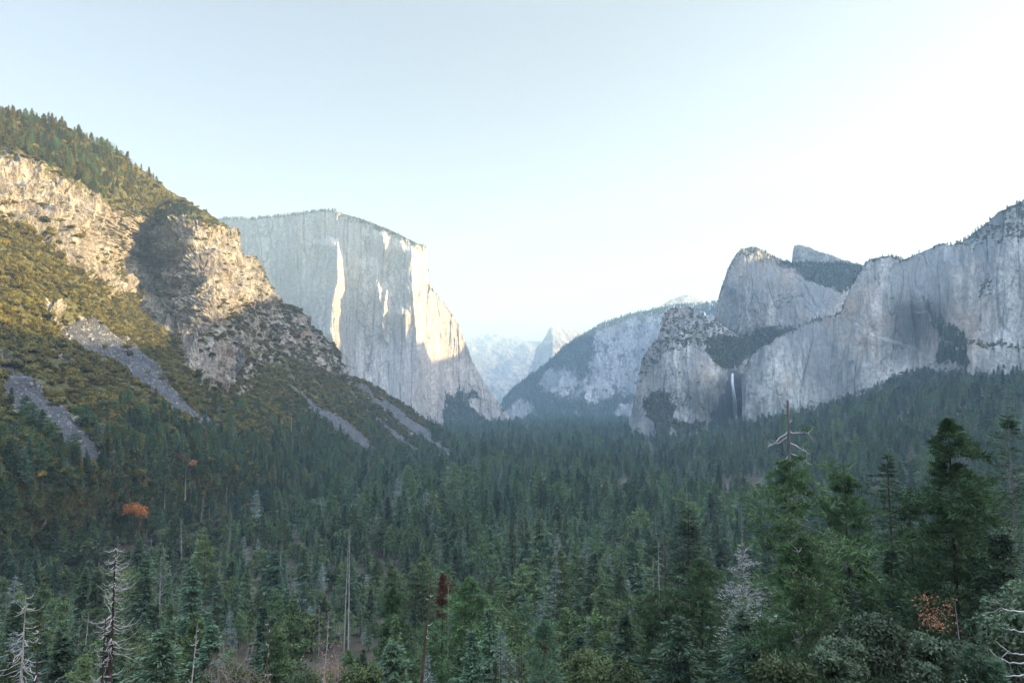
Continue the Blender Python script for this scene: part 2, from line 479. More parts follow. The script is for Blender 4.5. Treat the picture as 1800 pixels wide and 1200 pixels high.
FINS = [  # left edge / right edge polylines (py, px) and amplitude of outward-leaning slabs that catch the sun
    ([(420, 594), (450, 593), (500, 592), (540, 584), (580, 578), (625, 574)], [(420, 597), (440, 604), (480, 612), (540, 614), (600, 614), (625, 613)], 135),
    ([(455, 662), (500, 664), (535, 667), (548, 668)], [(455, 665), (500, 671), (535, 673), (548, 671)], 40),
    ([(500, 680), (530, 676), (560, 674), (590, 674), (605, 682)], [(500, 682), (520, 691), (540, 692), (570, 684), (605, 690)], 75),
    ([(540, 708), (560, 709), (585, 713)], [(540, 711), (555, 723), (570, 724), (585, 716)], 60),
    ([(405, 668), (420, 674), (455, 678)], [(405, 682), (420, 690), (435, 684), (455, 680)], 45),
    ([(430, 722), (480, 722), (540, 726), (600, 733), (660, 742)], [(430, 728), (480, 733), (540, 742), (600, 752), (660, 760)], 60),
    ([(425, 705), (440, 708), (452, 709)], [(425, 716), (440, 714), (452, 711)], 35)]
def relief_E(PX, PY):
    q = np.stack([PX, PY, 0 * PX], -1)
    wx = PX + 5 * fbm(q, (16, 150, 1), 4, .45)
    r = np.zeros_like(PX)
    for le, re, a in FINS:
        ys = [p[0] for p in le]
        xl = lin(le, PY); xr = np.maximum(lin(re, PY), xl + 1)
        inr = sstep(ys[0] - 4, ys[0] + 14, PY) * sstep(ys[-1] + 12, ys[-1] - 38, PY)
        u = (wx - xl) / (xr - xl)
        ramp_ = np.where(u < 0, np.exp(np.minimum(u, 0) * (xr - xl) / 17.0), np.clip(1 - u, 0, 1))
        r -= a * inr * ramp_
    # recess on the right below the bright prow
    r += 60 * sstep(0, 18, PX - lin([(430, 745), (560, 752), (640, 772), (745, 790)], PY)) * sstep(560, 640, PY)
    return r

def disp_E(V, PX, PY):
    n1 = fbm(V, (210, 210, 1500), 5, .45, True)
    n2 = fbm(V + 50, (50, 50, 260), 4, .5, True)
    n3 = fbm(V + 9, (60, 60, 80), 4)
    n4 = fbm(V, (420, 420, 700), 3)
    e = sstep(745, 790, PX) * 8
    return (n1 - .3) * 30 + (n2 - .2) * (5 + e) + n3 * (5 + e) + n4 * 40 + 26 * flakes(V, (150, 150, 420)) + 10 * cracks(V, (70, 70, 1200))
def masks_E(V, PX, PY):
    x, y = wob(PX, PY, 9, 25)
    veg = np.zeros(PX.shape)
    top = lin(SKY_E, PX)
    veg = np.maximum(veg, .75 * sstep(12, 3, PY - top) * sstep(590, 640, PX) * sstep(760, 745, PX))
    veg = np.maximum(veg, inpoly(x, y, [(779, 690), (800, 700), (830, 712), (850, 735), (880, 750), (920, 765), (920, 800), (780, 800)]) * .92)
    veg = np.maximum(veg, inpoly(x, y, [(806, 685), (822, 684), (838, 694), (828, 704), (806, 702)]) * .95)
    veg = np.maximum(veg, .3 * sstep(760, 800, PX) * sstep(640, 720, PY))
    veg = np.maximum(veg, .22 * sstep(470, 420, PX) * sstep(45, 10, PY - top))
    return dict(veg=veg)
M['rockE'] = rock_mat('pale_granite', (.57, .54, .485), (.38, .365, .345), (.55, .45, .33), 1.7, fine=.45, veg=(.05, .06, .04), vstretch=11, ochre_amt=.45)
L_cap = loft('granite_cliff', SKY_E, [(340, 800), (925, 800)], D_E, 520, 420, M['rockE'], relief=relief_E, fall=True, disp=disp_E, masks=masks_E,
             back=((40, -2), (180, -10), (500, -30), (1500, -500)), jag=1.2, label='huge sheer pale granite cliff with sunlit slabs, left of the valley')

# ---- far mountains
SKY_C = [(780, 625), (820, 602), (838, 594), (850, 590), (862, 587), (880, 593), (897, 597), (905, 593), (911, 592), (920, 599), (935, 602), (950, 602), (985, 606), (1060, 640), (1120, 680)]
def disp_C(V, PX, PY):
    return 110 * (fbm(V, (900, 900, 1500), 5, .48, True) - .3) + 40 * fbm(V, (300, 300, 200), 4)
M['rockC'] = rock_mat('far_granite', (.40, .39, .375), (.27, .27, .27), (.38, .33, .27), 7, snow=True, vstretch=2, veg=(.06, .075, .06))
def masks_C(V, PX, PY):
    x, y = wob(PX, PY, 9, 25)
    top = lin(SKY_C, PX)
    return dict(veg=.2 + .4 * sstep(630, 720, PY), snow=.36 * sstep(70, 10, PY - top))
L_far = loft('mountain', SKY_C, [(780, 770), (1120, 770)], lambda X, Y: 16500 - 22 * (Y - 590) , 240, 150, M['rockC'], disp=disp_C, masks=masks_C,
             back=((300, -80), (1200, -500)), jag=1.5, label='distant pale snow-dusted mountain at the head of the valley')
SKY_H = [(920, 690), (934, 640), (942, 612), (953, 600), (960, 590), (966, 578), (972, 575), (988, 574), (1000, 575), (1014, 581), (1030, 592), (1060, 605), (1100, 630), (1140, 670)]
D_H = lambda X, Y: 12600 - 9 * (X - 930).clip(0, 40) + 10 * (X - 972).clip(0, 400) - 8 * (Y - 580)
L_half = loft('granite_dome', SKY_H, [(920, 770), (1140, 770)], D_H, 200, 150, M['rockC'], disp=lambda V, X, Y: 45 * (fbm(V, (500, 500, 2000), 5, .5, True) - .3) + 20 * fbm(V, 250, 3),
              masks=lambda V, X, Y: dict(veg=.1 + .6 * sstep(620, 690, Y), snow=.25 * sstep(25, 6, Y - lin(SKY_H, X))), back=((300, -100), (1200, -700)), jag=.6,
              label='distant half-round granite dome with a sheer left face')
SKY_S = [(1130, 560), (1150, 545), (1165, 534), (1180, 525), (1195, 520), (1207, 518), (1222, 521), (1236, 529), (1250, 540), (1280, 560)]
L_sd = loft('rocky_summit', SKY_S, [(1130, 640), (1280, 640)], lambda X, Y: 9500 - 8 * (Y - 520), 100, 60, M['rockC'], disp=lambda V, X, Y: 18 * fbm(V, 250, 5),
            masks=lambda V, X, Y: dict(veg=.12 + .5 * sstep(536, 550, Y), snow=.3 + 0 * X), back=((200, -60), (900, -500)), jag=.5, label='small bald rounded summit above the blue wooded ridge')

# ---- blue wooded ridge
SKY_B = [(868, 735), (885, 702), (900, 684), (925, 664), (950, 648), (975, 625), (990, 611), (1010, 596), (1030, 585), (1060, 568), (1090, 558), (1120, 549), (1150, 543), (1180, 538), (1220, 535), (1260, 531), (1300, 540), (1380, 560)]
D_B = TPS([(868, 735, 6900), (950, 648, 7000), (1030, 585, 7100), (1120, 549, 7000), (1260, 531, 6700), (1380, 560, 6500), (950, 700, 6300), (1040, 640, 6500), (1060, 590, 6850), (1100, 620, 6350), (1150, 640, 6200), (1200, 600, 6100),
           (900, 755, 5900), (1000, 745, 5500), (1100, 740, 5300), (1200, 740, 5200), (1380, 740, 5000), (1000, 690, 6000), (1100, 690, 5900), (1200, 690, 5700), (868, 790, 5600), (1380, 790, 4700)])
ROCK_B = [[(1042, 562), (1075, 560), (1130, 548), (1200, 545), (1260, 545), (1260, 700), (1120, 700), (1090, 690), (1060, 705), (1040, 712), (1015, 690), (1040, 650), (1045, 600)],
          [(950, 655), (985, 648), (1020, 665), (1015, 690), (985, 700), (950, 680)], [(890, 720), (910, 705), (945, 720), (950, 745), (890, 752)], [(1075, 730), (1100, 705), (1130, 700), (1120, 740), (1080, 738)]]
def masks_B(V, PX, PY):
    x, y = wob(PX, PY, 12, 30)
    rk = np.zeros(PX.shape)
    for p in ROCK_B: rk = np.maximum(rk, inpoly(x, y, p))
    return dict(veg=np.where(rk > 0, .36, .9), snow=.42 * sstep(1150, 1200, PX) * sstep(620, 560, PY) * 1.0 + .12)
M['rockB'] = rock_mat('blue_granite', (.36, .37, .375), (.14, .15, .16), (.33, .30, .27), 2.4, snow=True, vstretch=4, veg=(.035, .046, .034))
L_blue = loft('ridge', SKY_B, [(868, 790), (1380, 790)], D_B, 420, 240, M['rockB'], fall=True, disp=lambda V, X, Y: (sstep(-2, 45, Y - lin(SKY_B, X)) * 120 + 6) * (fbm(V, (420, 420, 900), 6, .52, True) - .3) + 14 * fbm(V, 90, 4, .6, True),
              masks=masks_B, back=((60, -10), (300, -60), (1200, -300)), jag=1.2, label='hazy blue wooded ridge with pale rock faces in mid valley')

# ---- right-hand rocks
SKY_M = [(1235, 640), (1246, 600), (1255, 575), (1260, 545), (1264, 520), (1272, 496), (1280, 470), (1287, 455), (1296, 444), (1306, 439), (1320, 436), (1335, 439), (1350, 446), (1372, 457), (1395, 462), (1430, 462), (1480, 462), (1510, 466), (1530, 480), (1560, 520), (1620, 560)]
D_M = TPS([(1245, 600, 3900), (1264, 520, 3750), (1287, 455, 3600), (1320, 436, 3650), (1372, 457, 3750), (1430, 462, 3950), (1500, 465, 4000), (1275, 560, 3560), (1310, 520, 3380), (1340, 560, 3300), (1390, 560, 3330),
           (1420, 500, 3500), (1460, 520, 3450), (1500, 520, 3500), (1290, 600, 3480), (1350, 620, 3150), (1250, 650, 3700), (1420, 600, 3150), (1500, 600, 3200), (1560, 520, 3700), (1620, 600, 3500)])
def masks_M(V, PX, PY):
    x, y = wob(PX, PY, 8, 22)
    top = lin(SKY_M, PX)
    veg = .16 + .35 * sstep(24, 6, PY - top)
    veg = np.maximum(veg, .88 * inpoly(x, y, [(1365, 452), (1400, 458), (1420, 460), (1520, 462), (1515, 490), (1490, 512), (1460, 510), (1425, 495), (1400, 480)]))
    veg = np.maximum(veg, .9 * inpoly(x, y, [(1295, 590), (1330, 578), (1352, 572), (1395, 578), (1410, 588), (1360, 620), (1300, 640)]))
    veg = np.maximum(veg, .5 * inpoly(x, y, [(1360, 520), (1400, 515), (1390, 540), (1365, 536)]))
    MT['vegM'] = veg
    return dict(veg=veg)
def disp_crag(V, PX, PY):
    n1 = fbm(V, (130, 130, 330), 5, .55, True)
    n2 = fbm(V + 50, (38, 38, 130), 5, .55, True)
    return (n1 - .3) * 40 + (n2 - .2) * 7 + fbm(V, 300, 3) * 30 + 22 * flakes(V, (130, 130, 320)) + 9 * cracks(V, (70, 70, 500)) + 5 * cracks(V + 500, (38, 38, 200))
M['rockR'] = rock_mat('grey_granite', (.44, .44, .41), (.195, .205, .20), (.42, .31, .215), 1.3, fine=.8, crack=.7, lo=.45, veg=(.045, .056, .036), vstretch=5, ochre_amt=.55)
L_spire = loft('rock_spire', [(1385, 490), (1391, 470), (1394, 445), (1396, 433), (1404, 431), (1420, 434), (1440, 443), (1470, 452), (1500, 463), (1540, 480), (1600, 500)], [(1385, 560), (1600, 560)],
               lambda X, Y: 4500 + 120 * np.exp(-(X - 1385) / 10) - 2.0 * (Y - 430) - 1.0 * (X - 1390), 110, 70, M['rockR'], disp=lambda V, X, Y: 8 * fbm(V, 60, 4, .5, True),
               masks=lambda V, X, Y: dict(veg=.15 + .55 * sstep(8, 26, Y - 433 - .25 * (X - 1396))), back=((30, -8), (200, -120)), jag=1, label='narrow rock spire peeking over the round grey crag')
L_mid = loft('crag', SKY_M, [(1235, 690), (1400, 690), (1620, 640)], D_M, 330, 240, M['rockR'], fall=True, disp=disp_crag, masks=masks_M, back=((25, -10), (100, -60), (400, -300)), jag=1.5, label='tall rounded grey crag rising behind the waterfall bench')

SKY_W = [(1086, 800), (1100, 785), (1105, 765), (1108, 738), (1112, 715), (1118, 680), (1124, 655), (1131, 628), (1142, 608), (1155, 596), (1160, 585), (1163, 565), (1170, 548), (1180, 542), (1205, 540), (1225, 546), (1250, 560), (1275, 575), (1300, 590), (1330, 600), (1345, 604), (1380, 620)]
BOT_W = [(1086, 805), (1105, 790), (1240, 795), (1380, 780)]
D_W = TPS([(1086, 800, 3100), (1110, 730, 3000), (1125, 655, 2990), (1165, 560, 3080), (1200, 540, 3180), (1250, 560, 3200), (1300, 590, 3200), (1345, 604, 3230), (1145, 720, 2760), (1160, 640, 2860), (1200, 655, 2740), (1250, 660, 2660), (1272, 662, 2680), (1285, 650, 2850),
           (1230, 600, 2960), (1290, 630, 2980), (1150, 780, 2640), (1240, 780, 2560), (1256, 720, 2640), (1272, 720, 2740), (1288, 730, 2880), (1310, 720, 2890), (1300, 665, 2920), (1330, 660, 2900), (1345, 700, 2900), (1290, 775, 2760), (1340, 780, 2740), (1380, 640, 3100), (1380, 760, 2800), (1200, 720, 2650)], .0005)
def masks_W(V, PX, PY):
    x, y = wob(PX, PY, 8, 20)
    top = lin(SKY_W, PX)
    veg = .17 + .0 * PX
    veg = np.maximum(veg, .46 * inpoly(x, y, [(1120, 660), (1140, 610), (1165, 545), (1225, 545), (1280, 580), (1270, 600), (1200, 610), (1165, 620), (1150, 660)]))
    veg = np.maximum(veg, .85 * inpoly(x, y, [(1240, 600), (1275, 585), (1350, 600), (1340, 615), (1300, 640), (1285, 652), (1265, 645), (1245, 625)]))
    veg = np.maximum(veg, .82 * inpoly(x, y, [(1130, 705), (1150, 688), (1175, 690), (1190, 712), (1180, 730), (1210, 745), (1240, 740), (1235, 755), (1200, 765), (1170, 755), (1180, 790), (1160, 790), (1150, 740), (1135, 730)]))
    veg = np.maximum(veg, .9 * sstep(0, 12, y - lin([(1086, 772), (1150, 785), (1240, 772), (1260, 762), (1380, 758)], x)))
    wet = inpoly(x, y, [(1280, 650), (1308, 652), (1312, 690), (1322, 700), (1318, 745), (1290, 768), (1256, 772), (1244, 750), (1258, 715), (1272, 690)]) * .85
    MT['vegW'] = veg
    return dict(veg=np.where(wet > 0, 0, veg), wet=wet)
L_low = loft('waterfall_rock', SKY_W, BOT_W, D_W, 400, 330, M['rockR'], fall=True, disp=lambda V, X, Y: disp_crag(V, X, Y) * .8 * (1 - .85 * np.exp(-((X - 1290) / 17.0) ** 2) * sstep(640, 655, Y)), masks=masks_W, back=((25, -10), (100, -80), (300, -300)), jag=1.8, label='broad grey buttress left of the waterfall with scrubby top')

SKY_R = [(1304, 665), (1312, 642), (1322, 625), (1345, 606), (1370, 593), (1400, 580), (1430, 566), (1455, 556), (1478, 548), (1486, 530), (1496, 505), (1508, 484), (1520, 464), (1532, 455), (1548, 449), (1566, 449), (1580, 456), (1590, 457), (1604, 451), (1622, 444), (1640, 434), (1656, 427), (1672, 430), (1690, 428), (1704, 420), (1722, 404), (1740, 392), (1758, 376), (1780, 365), (1798, 352), (1830, 325), (1900, 300), (2000, 330), (2150, 380)]
BOT_R = [(1304, 770), (1400, 745), (1500, 715), (1580, 680), (1640, 670), (1800, 690), (2150, 700)]
D_R = TPS([(1304, 665, 2830), (1345, 606, 2760), (1400, 580, 2740), (1478, 548, 2700), (1508, 484, 2690), (1550, 449, 2650), (1600, 452, 2720), (1660, 428, 2650), (1720, 404, 2500), (1800, 352, 2350), (1900, 300, 2250), (2150, 380, 1900),
           (1310, 700, 2700), (1340, 690, 2560), (1400, 660, 2500), (1480, 620, 2460), (1530, 560, 2440), (1580, 520, 2440), (1600, 560, 2440), (1612, 610, 2425), (1650, 500, 2400), (1700, 520, 2280), (1720, 480, 2310), (1760, 460, 2230), (1800, 440, 2150), (1900, 440, 2000), (2150, 480, 1650),
           (1330, 765, 2500), (1400, 745, 2330), (1500, 710, 2250), (1580, 680, 2200), (1640, 660, 2250), (1695, 640, 2050), (1800, 650, 1930), (1900, 690, 1800), (2150, 700, 1450), (1680, 600, 2230), (1720, 600, 2080), (1780, 560, 2040), (1740, 420, 2420), (1790, 400, 2300)], .0006)
def relief_R(PX, PY):
    q = np.stack([PX, PY, 0 * PX], -1)
    r = np.zeros_like(PX)
    # slanting ledge across the tower and the edge of the far right bastion
    e = PY - lin([(1478, 553), (1530, 590), (1600, 612), (1650, 640)], PX)
    r -= 26 * sstep(-4, 3, e) * sstep(1465, 1485, PX) * sstep(1640, 1600, PX)
    r -= 50 * sstep(-2, 5, PX - lin([(380, 1760), (480, 1740), (560, 1712), (660, 1698)], PY)) * sstep(400, 470, PY)
    r += 16 * np.exp(-((PX - lin([(440, 1606), (520, 1600), (620, 1612)], PY)) / 6.0) ** 2)
    return r
def disp_R(V, PX, PY):
    n1 = fbm(V, (170, 170, 1100), 5, .45, True)
    n2 = fbm(V + 50, (40, 40, 240), 4, .5, True)
    return (n1 - .3) * 44 + (n2 - .2) * 5 + 3 * fbm(V + 7, (70, 70, 90), 4) + 22 * flakes(V, (150, 150, 420)) + 9 * cracks(V, (75, 75, 700)) + 5 * cracks(V + 500, (40, 40, 300)) + fbm(V, (260, 260, 300), 3) * 44
def masks_R(V, PX, PY):
    x, y = wob(PX, PY, 8, 20)
    top = lin(SKY_R, PX)
    veg = .1 + 0 * PX
    veg = np.maximum(veg, .6 * sstep(10, 2, PY - top))
    veg = np.maximum(veg, .5 * inpoly(x, y, [(1655, 428), (1700, 415), (1760, 370), (1830, 320), (2150, 190), (2150, 330), (1850, 400), (1800, 425), (1740, 432), (1700, 440)]))
    veg = np.maximum(veg, .7 * inpoly(x, y, [(1620, 525), (1640, 545), (1665, 575), (1700, 590), (1705, 650), (1640, 640), (1660, 600), (1630, 560)]))
    veg = np.maximum(veg, .5 * inpoly(x, y, [(1720, 490), (1745, 480), (1740, 520), (1722, 540)]))
    veg = np.maximum(veg, .62 * inpoly(x, y, [(1700, 598), (1760, 600), (1830, 610), (1830, 622), (1760, 614), (1700, 612)]))
    veg = np.maximum(veg, .75 * sstep(-14, 6, PY - lin(BOT_R, PX) + 20))
    return dict(veg=veg)
M['rockT'] = rock_mat('streaked_granite', (.45, .45, .415), (.185, .195, .19), (.45, .32, .22), 1.4, fine=.9, crack=.4, lo=.45, veg=(.045, .056, .036), vstretch=10, ochre_amt=.6)
L_wall = loft('cliff', SKY_R, BOT_R, D_R, 520, 300, M['rockT'], relief=relief_R, fall=True, disp=disp_R, masks=masks_R, back=((25, -6), (120, -30), (500, -200)), jag=1.8, label='long streaked granite wall on the right, above the dark forest')

# ---- rim of the valley beyond the frame on the right, which shades the valley floor
SUN_AZ, SUN_EL = math.radians(95), math.radians(12.5)
SDIR = np.array([math.sin(SUN_AZ) * math.cos(SUN_EL), math.cos(SUN_AZ) * math.cos(SUN_EL), math.sin(SUN_EL)])
def through(px, py, D, xr, clear=0):
    """where the sun ray grazing this terrain point crosses the plane x = xr"""
    p = P(px, py, D); t = (xr - p[0]) / SDIR[0]
    q = p + t * SDIR
    return (q[0], q[1], q[2] + clear)
crest = [(2300, -3500, 760), (2300, -1200, 720), (2250, -300, 690)]
crest += [through(-200, 560, 640, 2200), through(0, 582, float(D_L(0, 582)), 2200), through(140, 600, float(D_L(140, 600)), 2200), through(270, 612, float(D_L(270, 612)), 2200), through(360, 565, float(D_L(360, 565)), 2200), through(430, 540, float(D_L(430, 540)), 2200), through(475, 522, float(D_L(475, 522)), 2200)]
crest += [(2600, 2300, 1000), (2900, 3000, 1060)]
crest += [through(600, 622, 4230, 3200), through(680, 615, 4180, 3200), through(740, 640, 4200, 3200), through(800, 625, 4550, 3200), (3250, 4700, 1080), (3300, 5600, 1120), (3300, 6300, 1150), (3400, 7400, 600), (3400, 8500, 300)]
cr = np.array(crest, float); cr = cr[np.argsort(cr[:, 1])]
yy = np.concatenate([np.linspace(-3500, 0, 40), np.linspace(0, 8500, 300)[1:]])
cx = np.interp(yy, cr[:, 1], cr[:, 0]); cz = np.interp(yy, cr[:, 1], cr[:, 2])
rows = []
for off, fr in ((-640, -.25), (-420, .2), (-240, .55), (-90, .86), (0, 1.0), (200, .93), (700, .7), (1600, .1), (2000, -.2)):
    w = np.stack([cx + off, yy, cz * fr + (-170 * (1 - fr) if fr < 1 else 0)], -1)
    if fr != 1: w += fbm(w, 180, 5)[:, None] * np.array([60, 30, 50])
    else: w[:, 2] += 6 * fbm(w, 40, 4)
    rows.append(w)
RV = np.stack(rows)
M['rim'] = rock_mat('rim_granite', (.4, .38, .36), (.24, .235, .235), (.4, .3, .2), 1.2, veg=(.045, .056, .036))
me = mesh_from('valley_rim', RV, grid_faces(*RV.shape[:2]), [M['rim']], {'q': RV, 'veg': np.full(RV.shape[:2], .6), 'talus': np.zeros(RV.shape[:2]), 'wet': np.zeros(RV.shape[:2])})
tag(link('valley_rim', me), 'wooded valley rim far to the right, shading the valley', 'terrain', kind='structure')

# ---- ground sheet
gy = np.concatenate([np.linspace(-300, 0, 16), np.geomspace(4, 60000, 170)])
gx = np.concatenate([-np.geomspace(60000, 20, 110), [0], np.geomspace(20, 60000, 110)])
GX, GY = np.meshgrid(gx, gy)
GZ = ground(GX, GY)
mg, nt, b, _ = newmat('forest_soil')
pos = N(nt, 'ShaderNodeNewGeometry').outputs['Position']
c = mix(nt, ramp(nt, noise(nt, pos, .05, 6), [(.4, 0), (.62, 1)]), (.035, .032, .022), (.075, .062, .045))
c = mix(nt, ramp(nt, noise(nt, pos, .6, 4), [(.45, 0), (.7, .6)]), c, (.03, .042, .02))
nt.links.new(c, b.inputs['Base Color'])
g = link('ground', mesh_from('ground', np.stack([GX, GY, GZ], -1), grid_faces(*GX.shape), [mg], smooth=True))
tag(g, 'forest floor of the valley', 'ground', kind='structure')

# ------------------------------------------------------------------ tree builders
class MB:
    def __init__(s): s.v = []; s.f = []; s.m = []; s.n = 0
    def quads(s, Q, mi=0):
        Q = np.asarray(Q, float).reshape(-1, 4, 3)
        s.v.append(Q.reshape(-1, 3)); k = len(Q)
        s.f.append(np.arange(k * 4).reshape(k, 4) + s.n); s.m.append(np.full(k, mi)); s.n += 4 * k
    def tube(s, pts, rad, sides=5, mi=0):
        pts = np.asarray(pts, float); rad = np.asarray(rad, float)
        d = np.gradient(pts, axis=0); d /= np.linalg.norm(d, axis=1)[:, None] + 1e-9
        ref = np.where(np.abs(d[:, 2:3]) > .9, np.array([[1., 0, 0]]), np.array([[0, 0, 1.]]))
        a = np.cross(d, ref); a /= np.linalg.norm(a, axis=1)[:, None] + 1e-9
        b2 = np.cross(d, a)
        an = np.arange(sides) * 2 * PI / sides
        V = pts[:, None] + rad[:, None, None] * (np.cos(an)[None, :, None] * a[:, None] + np.sin(an)[None, :, None] * b2[:, None])
        n = len(pts)
        i = np.arange(n - 1)[:, None] * sides; j = np.arange(sides)[None]; j2 = (j + 1) % sides
        Fq = np.stack([i + j, i + j2, i + sides + j2, i + sides + j], -1).reshape(-1, 4)
        s.v.append(V.reshape(-1, 3)); s.f.append(Fq + s.n); s.m.append(np.full(len(Fq), mi)); s.n += n * sides
    def cards(s, p, d, L, W, r, mi=0, up=None):
        """leaf shaped faces from p along d; random roll"""
        d = d / (np.linalg.norm(d, axis=1)[:, None] + 1e-9)
        q = r.normal(size=d.shape) if up is None else up + .9 * r.normal(size=d.shape)
        sd = np.cross(d, q); sd /= np.linalg.norm(sd, axis=1)[:, None] + 1e-9
        L = np.broadcast_to(np.asarray(L, float), len(p))[:, None]; W = np.broadcast_to(np.asarray(W, float), len(p))[:, None]
        m = p + d * L * .5
        s.quads(np.stack([p, m + sd * W * .5, p + d * L, m - sd * W * .5], 1), mi)
    def mesh(s, name, mats, smooth=False):
        return mesh_from(name, np.concatenate(s.v), np.concatenate(s.f), mats, smooth=smooth, fmat=np.concatenate(s.m))

def trunk_mb(mb, h, r0, seed, lean=.0, top=1.0, sides=7, mi=0, bend=.01, taper=.93):
    r = np.random.default_rng(seed)
    t = np.linspace(0, top, 12)
    w = np.cumsum(r.normal(size=(12, 2)) * bend * h / 12, 0); w[0] = 0
    az = r.random() * 2 * PI
    x = w[:, 0] + lean * h * t * math.cos(az); y = w[:, 1] + lean * h * t * math.sin(az)
    pts = np.stack([x, y, h * t - .02 * h * (t == 0)], -1)
    rad = r0 * (1 - taper * t ** .9) + .015
    mb.tube(pts, rad, sides, mi)
    return lambda z: np.stack([np.interp(z, pts[:, 2], pts[:, 0]), np.interp(z, pts[:, 2], pts[:, 1]), z], -1)

def conifer(seed, h, R, cb=.15, nb=150, shape=.85, droop=.25, rise=.15, seg=5, per=4, cl=1.6, cw=.5, tuft=False, thin=0.0, lean=0., top=1.0, irregular=.3, trunk_r=None, tn=7, branches=False, taper=.93):
    """returns (trunk builder, crown builder); unit metres"""
    r = np.random.default_rng(seed)
    T = MB(); C = MB()
    ax = trunk_mb(T, h, trunk_r or h * .014, seed, lean, taper=taper)
    u = np.sort(r.random(nb)) ** .9
    z = h * (cb + (top - cb) * (u + 0))
    t = (z / h - cb) / (top - cb)
    prof = np.clip((1 - t) ** shape, 0, 1) * (.55 + .45 * sstep(0, .18, t)) + .04
    lay = 1 + irregular * np.sin(t * 38 + r.random() * 6) * .9
    L = R * prof * lay * (1 + irregular * r.normal(size=nb)).clip(.35, 1.5)
    az = np.arange(nb) * 2.39996 + r.normal(size=nb) * .5
    az_w = 1 + irregular * .5 * np.cos(az - r.random() * 6)
    L = L * az_w
    up = rise * (.2 + 1.2 * t) + .12 * r.normal(size=nb)
    base = ax(z)
    hd = np.stack([np.cos(az), np.sin(az), 0 * az], -1)
    keep = r.random(nb) > thin
    if branches:
        for i in range(0, nb):
            if L[i] < .6: continue
            s = np.linspace(0, .92, 5)
            pts = base[i] + hd[i] * (L[i] * s)[:, None] + np.stack([0 * s, 0 * s, L[i] * (up[i] * s - droop * s ** 2)], -1)
            T.tube(pts, np.linspace(.035 + .008 * L[i], .012, 5), 3)
    for k in range(seg):
        s = (k + .5 + .6 * (r.random(nb) - .5)) / seg
        s = (.3 + .74 * s) if tuft else (.12 + .9 * s)
        p = base + hd * (L * s)[:, None]
        p[:, 2] += L * (up * s - droop * s ** 2)
        lat = np.stack([-np.sin(az), np.cos(az), 0 * az], -1)
        for j in range(per):
            side = r.normal(size=nb) * .8
            wob_ = r.normal(size=(nb, 3)) * .08 * L[:, None] * np.array([1, 1, .4])
            q = (p + wob_ + lat * (side * .16 * L * (1.1 - .5 * s))[:, None])[keep]
            if not tuft:
                d = hd * (.55 + .4 * r.random(nb))[:, None] + lat * (side * .8)[:, None]
                d[:, 2] += up - 2 * droop * s * .7 + .18 * r.normal(size=nb)
                sz = (.65 + .7 * r.random(nb)) * (.55 + .45 * (L / R).clip(0, 1))
                C.cards(q, d[keep], cl * sz[keep], cw * sz[keep], r, 0, np.array([0, 0, 1.0]))
            else:
                for m_ in range(tn):
                    d = hd * .6 + r.normal(size=(nb, 3)) * .62; d[:, 2] += .35
                    sz = (.6 + .7 * r.random(nb)) * (.6 + .4 * (L / R).clip(0, 1))
                    C.cards(q, d[keep], cl * sz[keep], cw * sz[keep], r, 0)
    # leader
    n = 14
    zz = h * (top - .05 * r.random(n)); p = ax(zz); a2 = r.random(n) * 6.28
    d = np.stack([np.cos(a2) * .5, np.sin(a2) * .5, 0 * a2 + .9], -1)
    C.cards(p, d, cl * .7, cw * .6, r)
    return T, C

def blob_crown(seed, R, Hc, z0, nl, nc, cl, cw, lobes=None, mb=None, mi=0, flat=.8):
    """leafy crown made of many leaf clumps around several uneven lobes"""
    r = np.random.default_rng(seed); C = mb or MB()
    for i in range(nl):
        a = r.random() * 6.28; rr = R * .72 * math.sqrt(r.random()); zc = z0 + Hc * (.28 + .5 * r.random()) * (1 - .35 * (rr / R) ** 2)
        c0 = np.array([rr * math.cos(a), rr * math.sin(a), zc])
        lr = R * (.28 + .26 * r.random())
        k = nc // nl
        d = r.normal(size=(k, 3)); d /= np.linalg.norm(d, axis=1)[:, None]
        d[:, 2] = np.where(d[:, 2] < -.35, -d[:, 2], d[:, 2])
        p = c0 + d * (lr * (.72 + .34 * r.random(k)))[:, None] * np.array([1, 1, flat])
        C.cards(p, np.cross(d, r.normal(size=(k, 3))) + .3 * d + .25 * r.normal(size=(k, 3)), cl * (.6 + .8 * r.random(k)), cw * (.6 + .8 * r.random(k)), r, mi, d)
    return C

def branching(mb, p, d, L, rad, depth, r, mi=0, up=.1, kids=3, tips=None, curl=.25, sides=4):
    n = 5
    pts = [np.array(p, float)]; dd = np.array(d, float)
    for i in range(n):
        dd = dd + r.normal(size=3) * curl * .6 + np.array([0, 0, up]); dd /= np.linalg.norm(dd)
        pts.append(pts[-1] + dd * L / n)
    pts = np.array(pts)
    mb.tube(pts, np.linspace(rad, rad * .5, n + 1), sides if depth > 1 else 3, mi)
    if tips is not None and depth <= 1: tips.extend([pts[-1], pts[3]])
    if depth > 0:
        for k in range(kids + (r.random() < .5)):
            i = int(r.integers(2, n + 1))
            q = dd + r.normal(size=3) * .75; q /= np.linalg.norm(q)
            branching(mb, pts[i], q, L * (.5 + .25 * r.random()), rad * .5, depth - 1, r, mi, up, kids, tips, curl, sides)

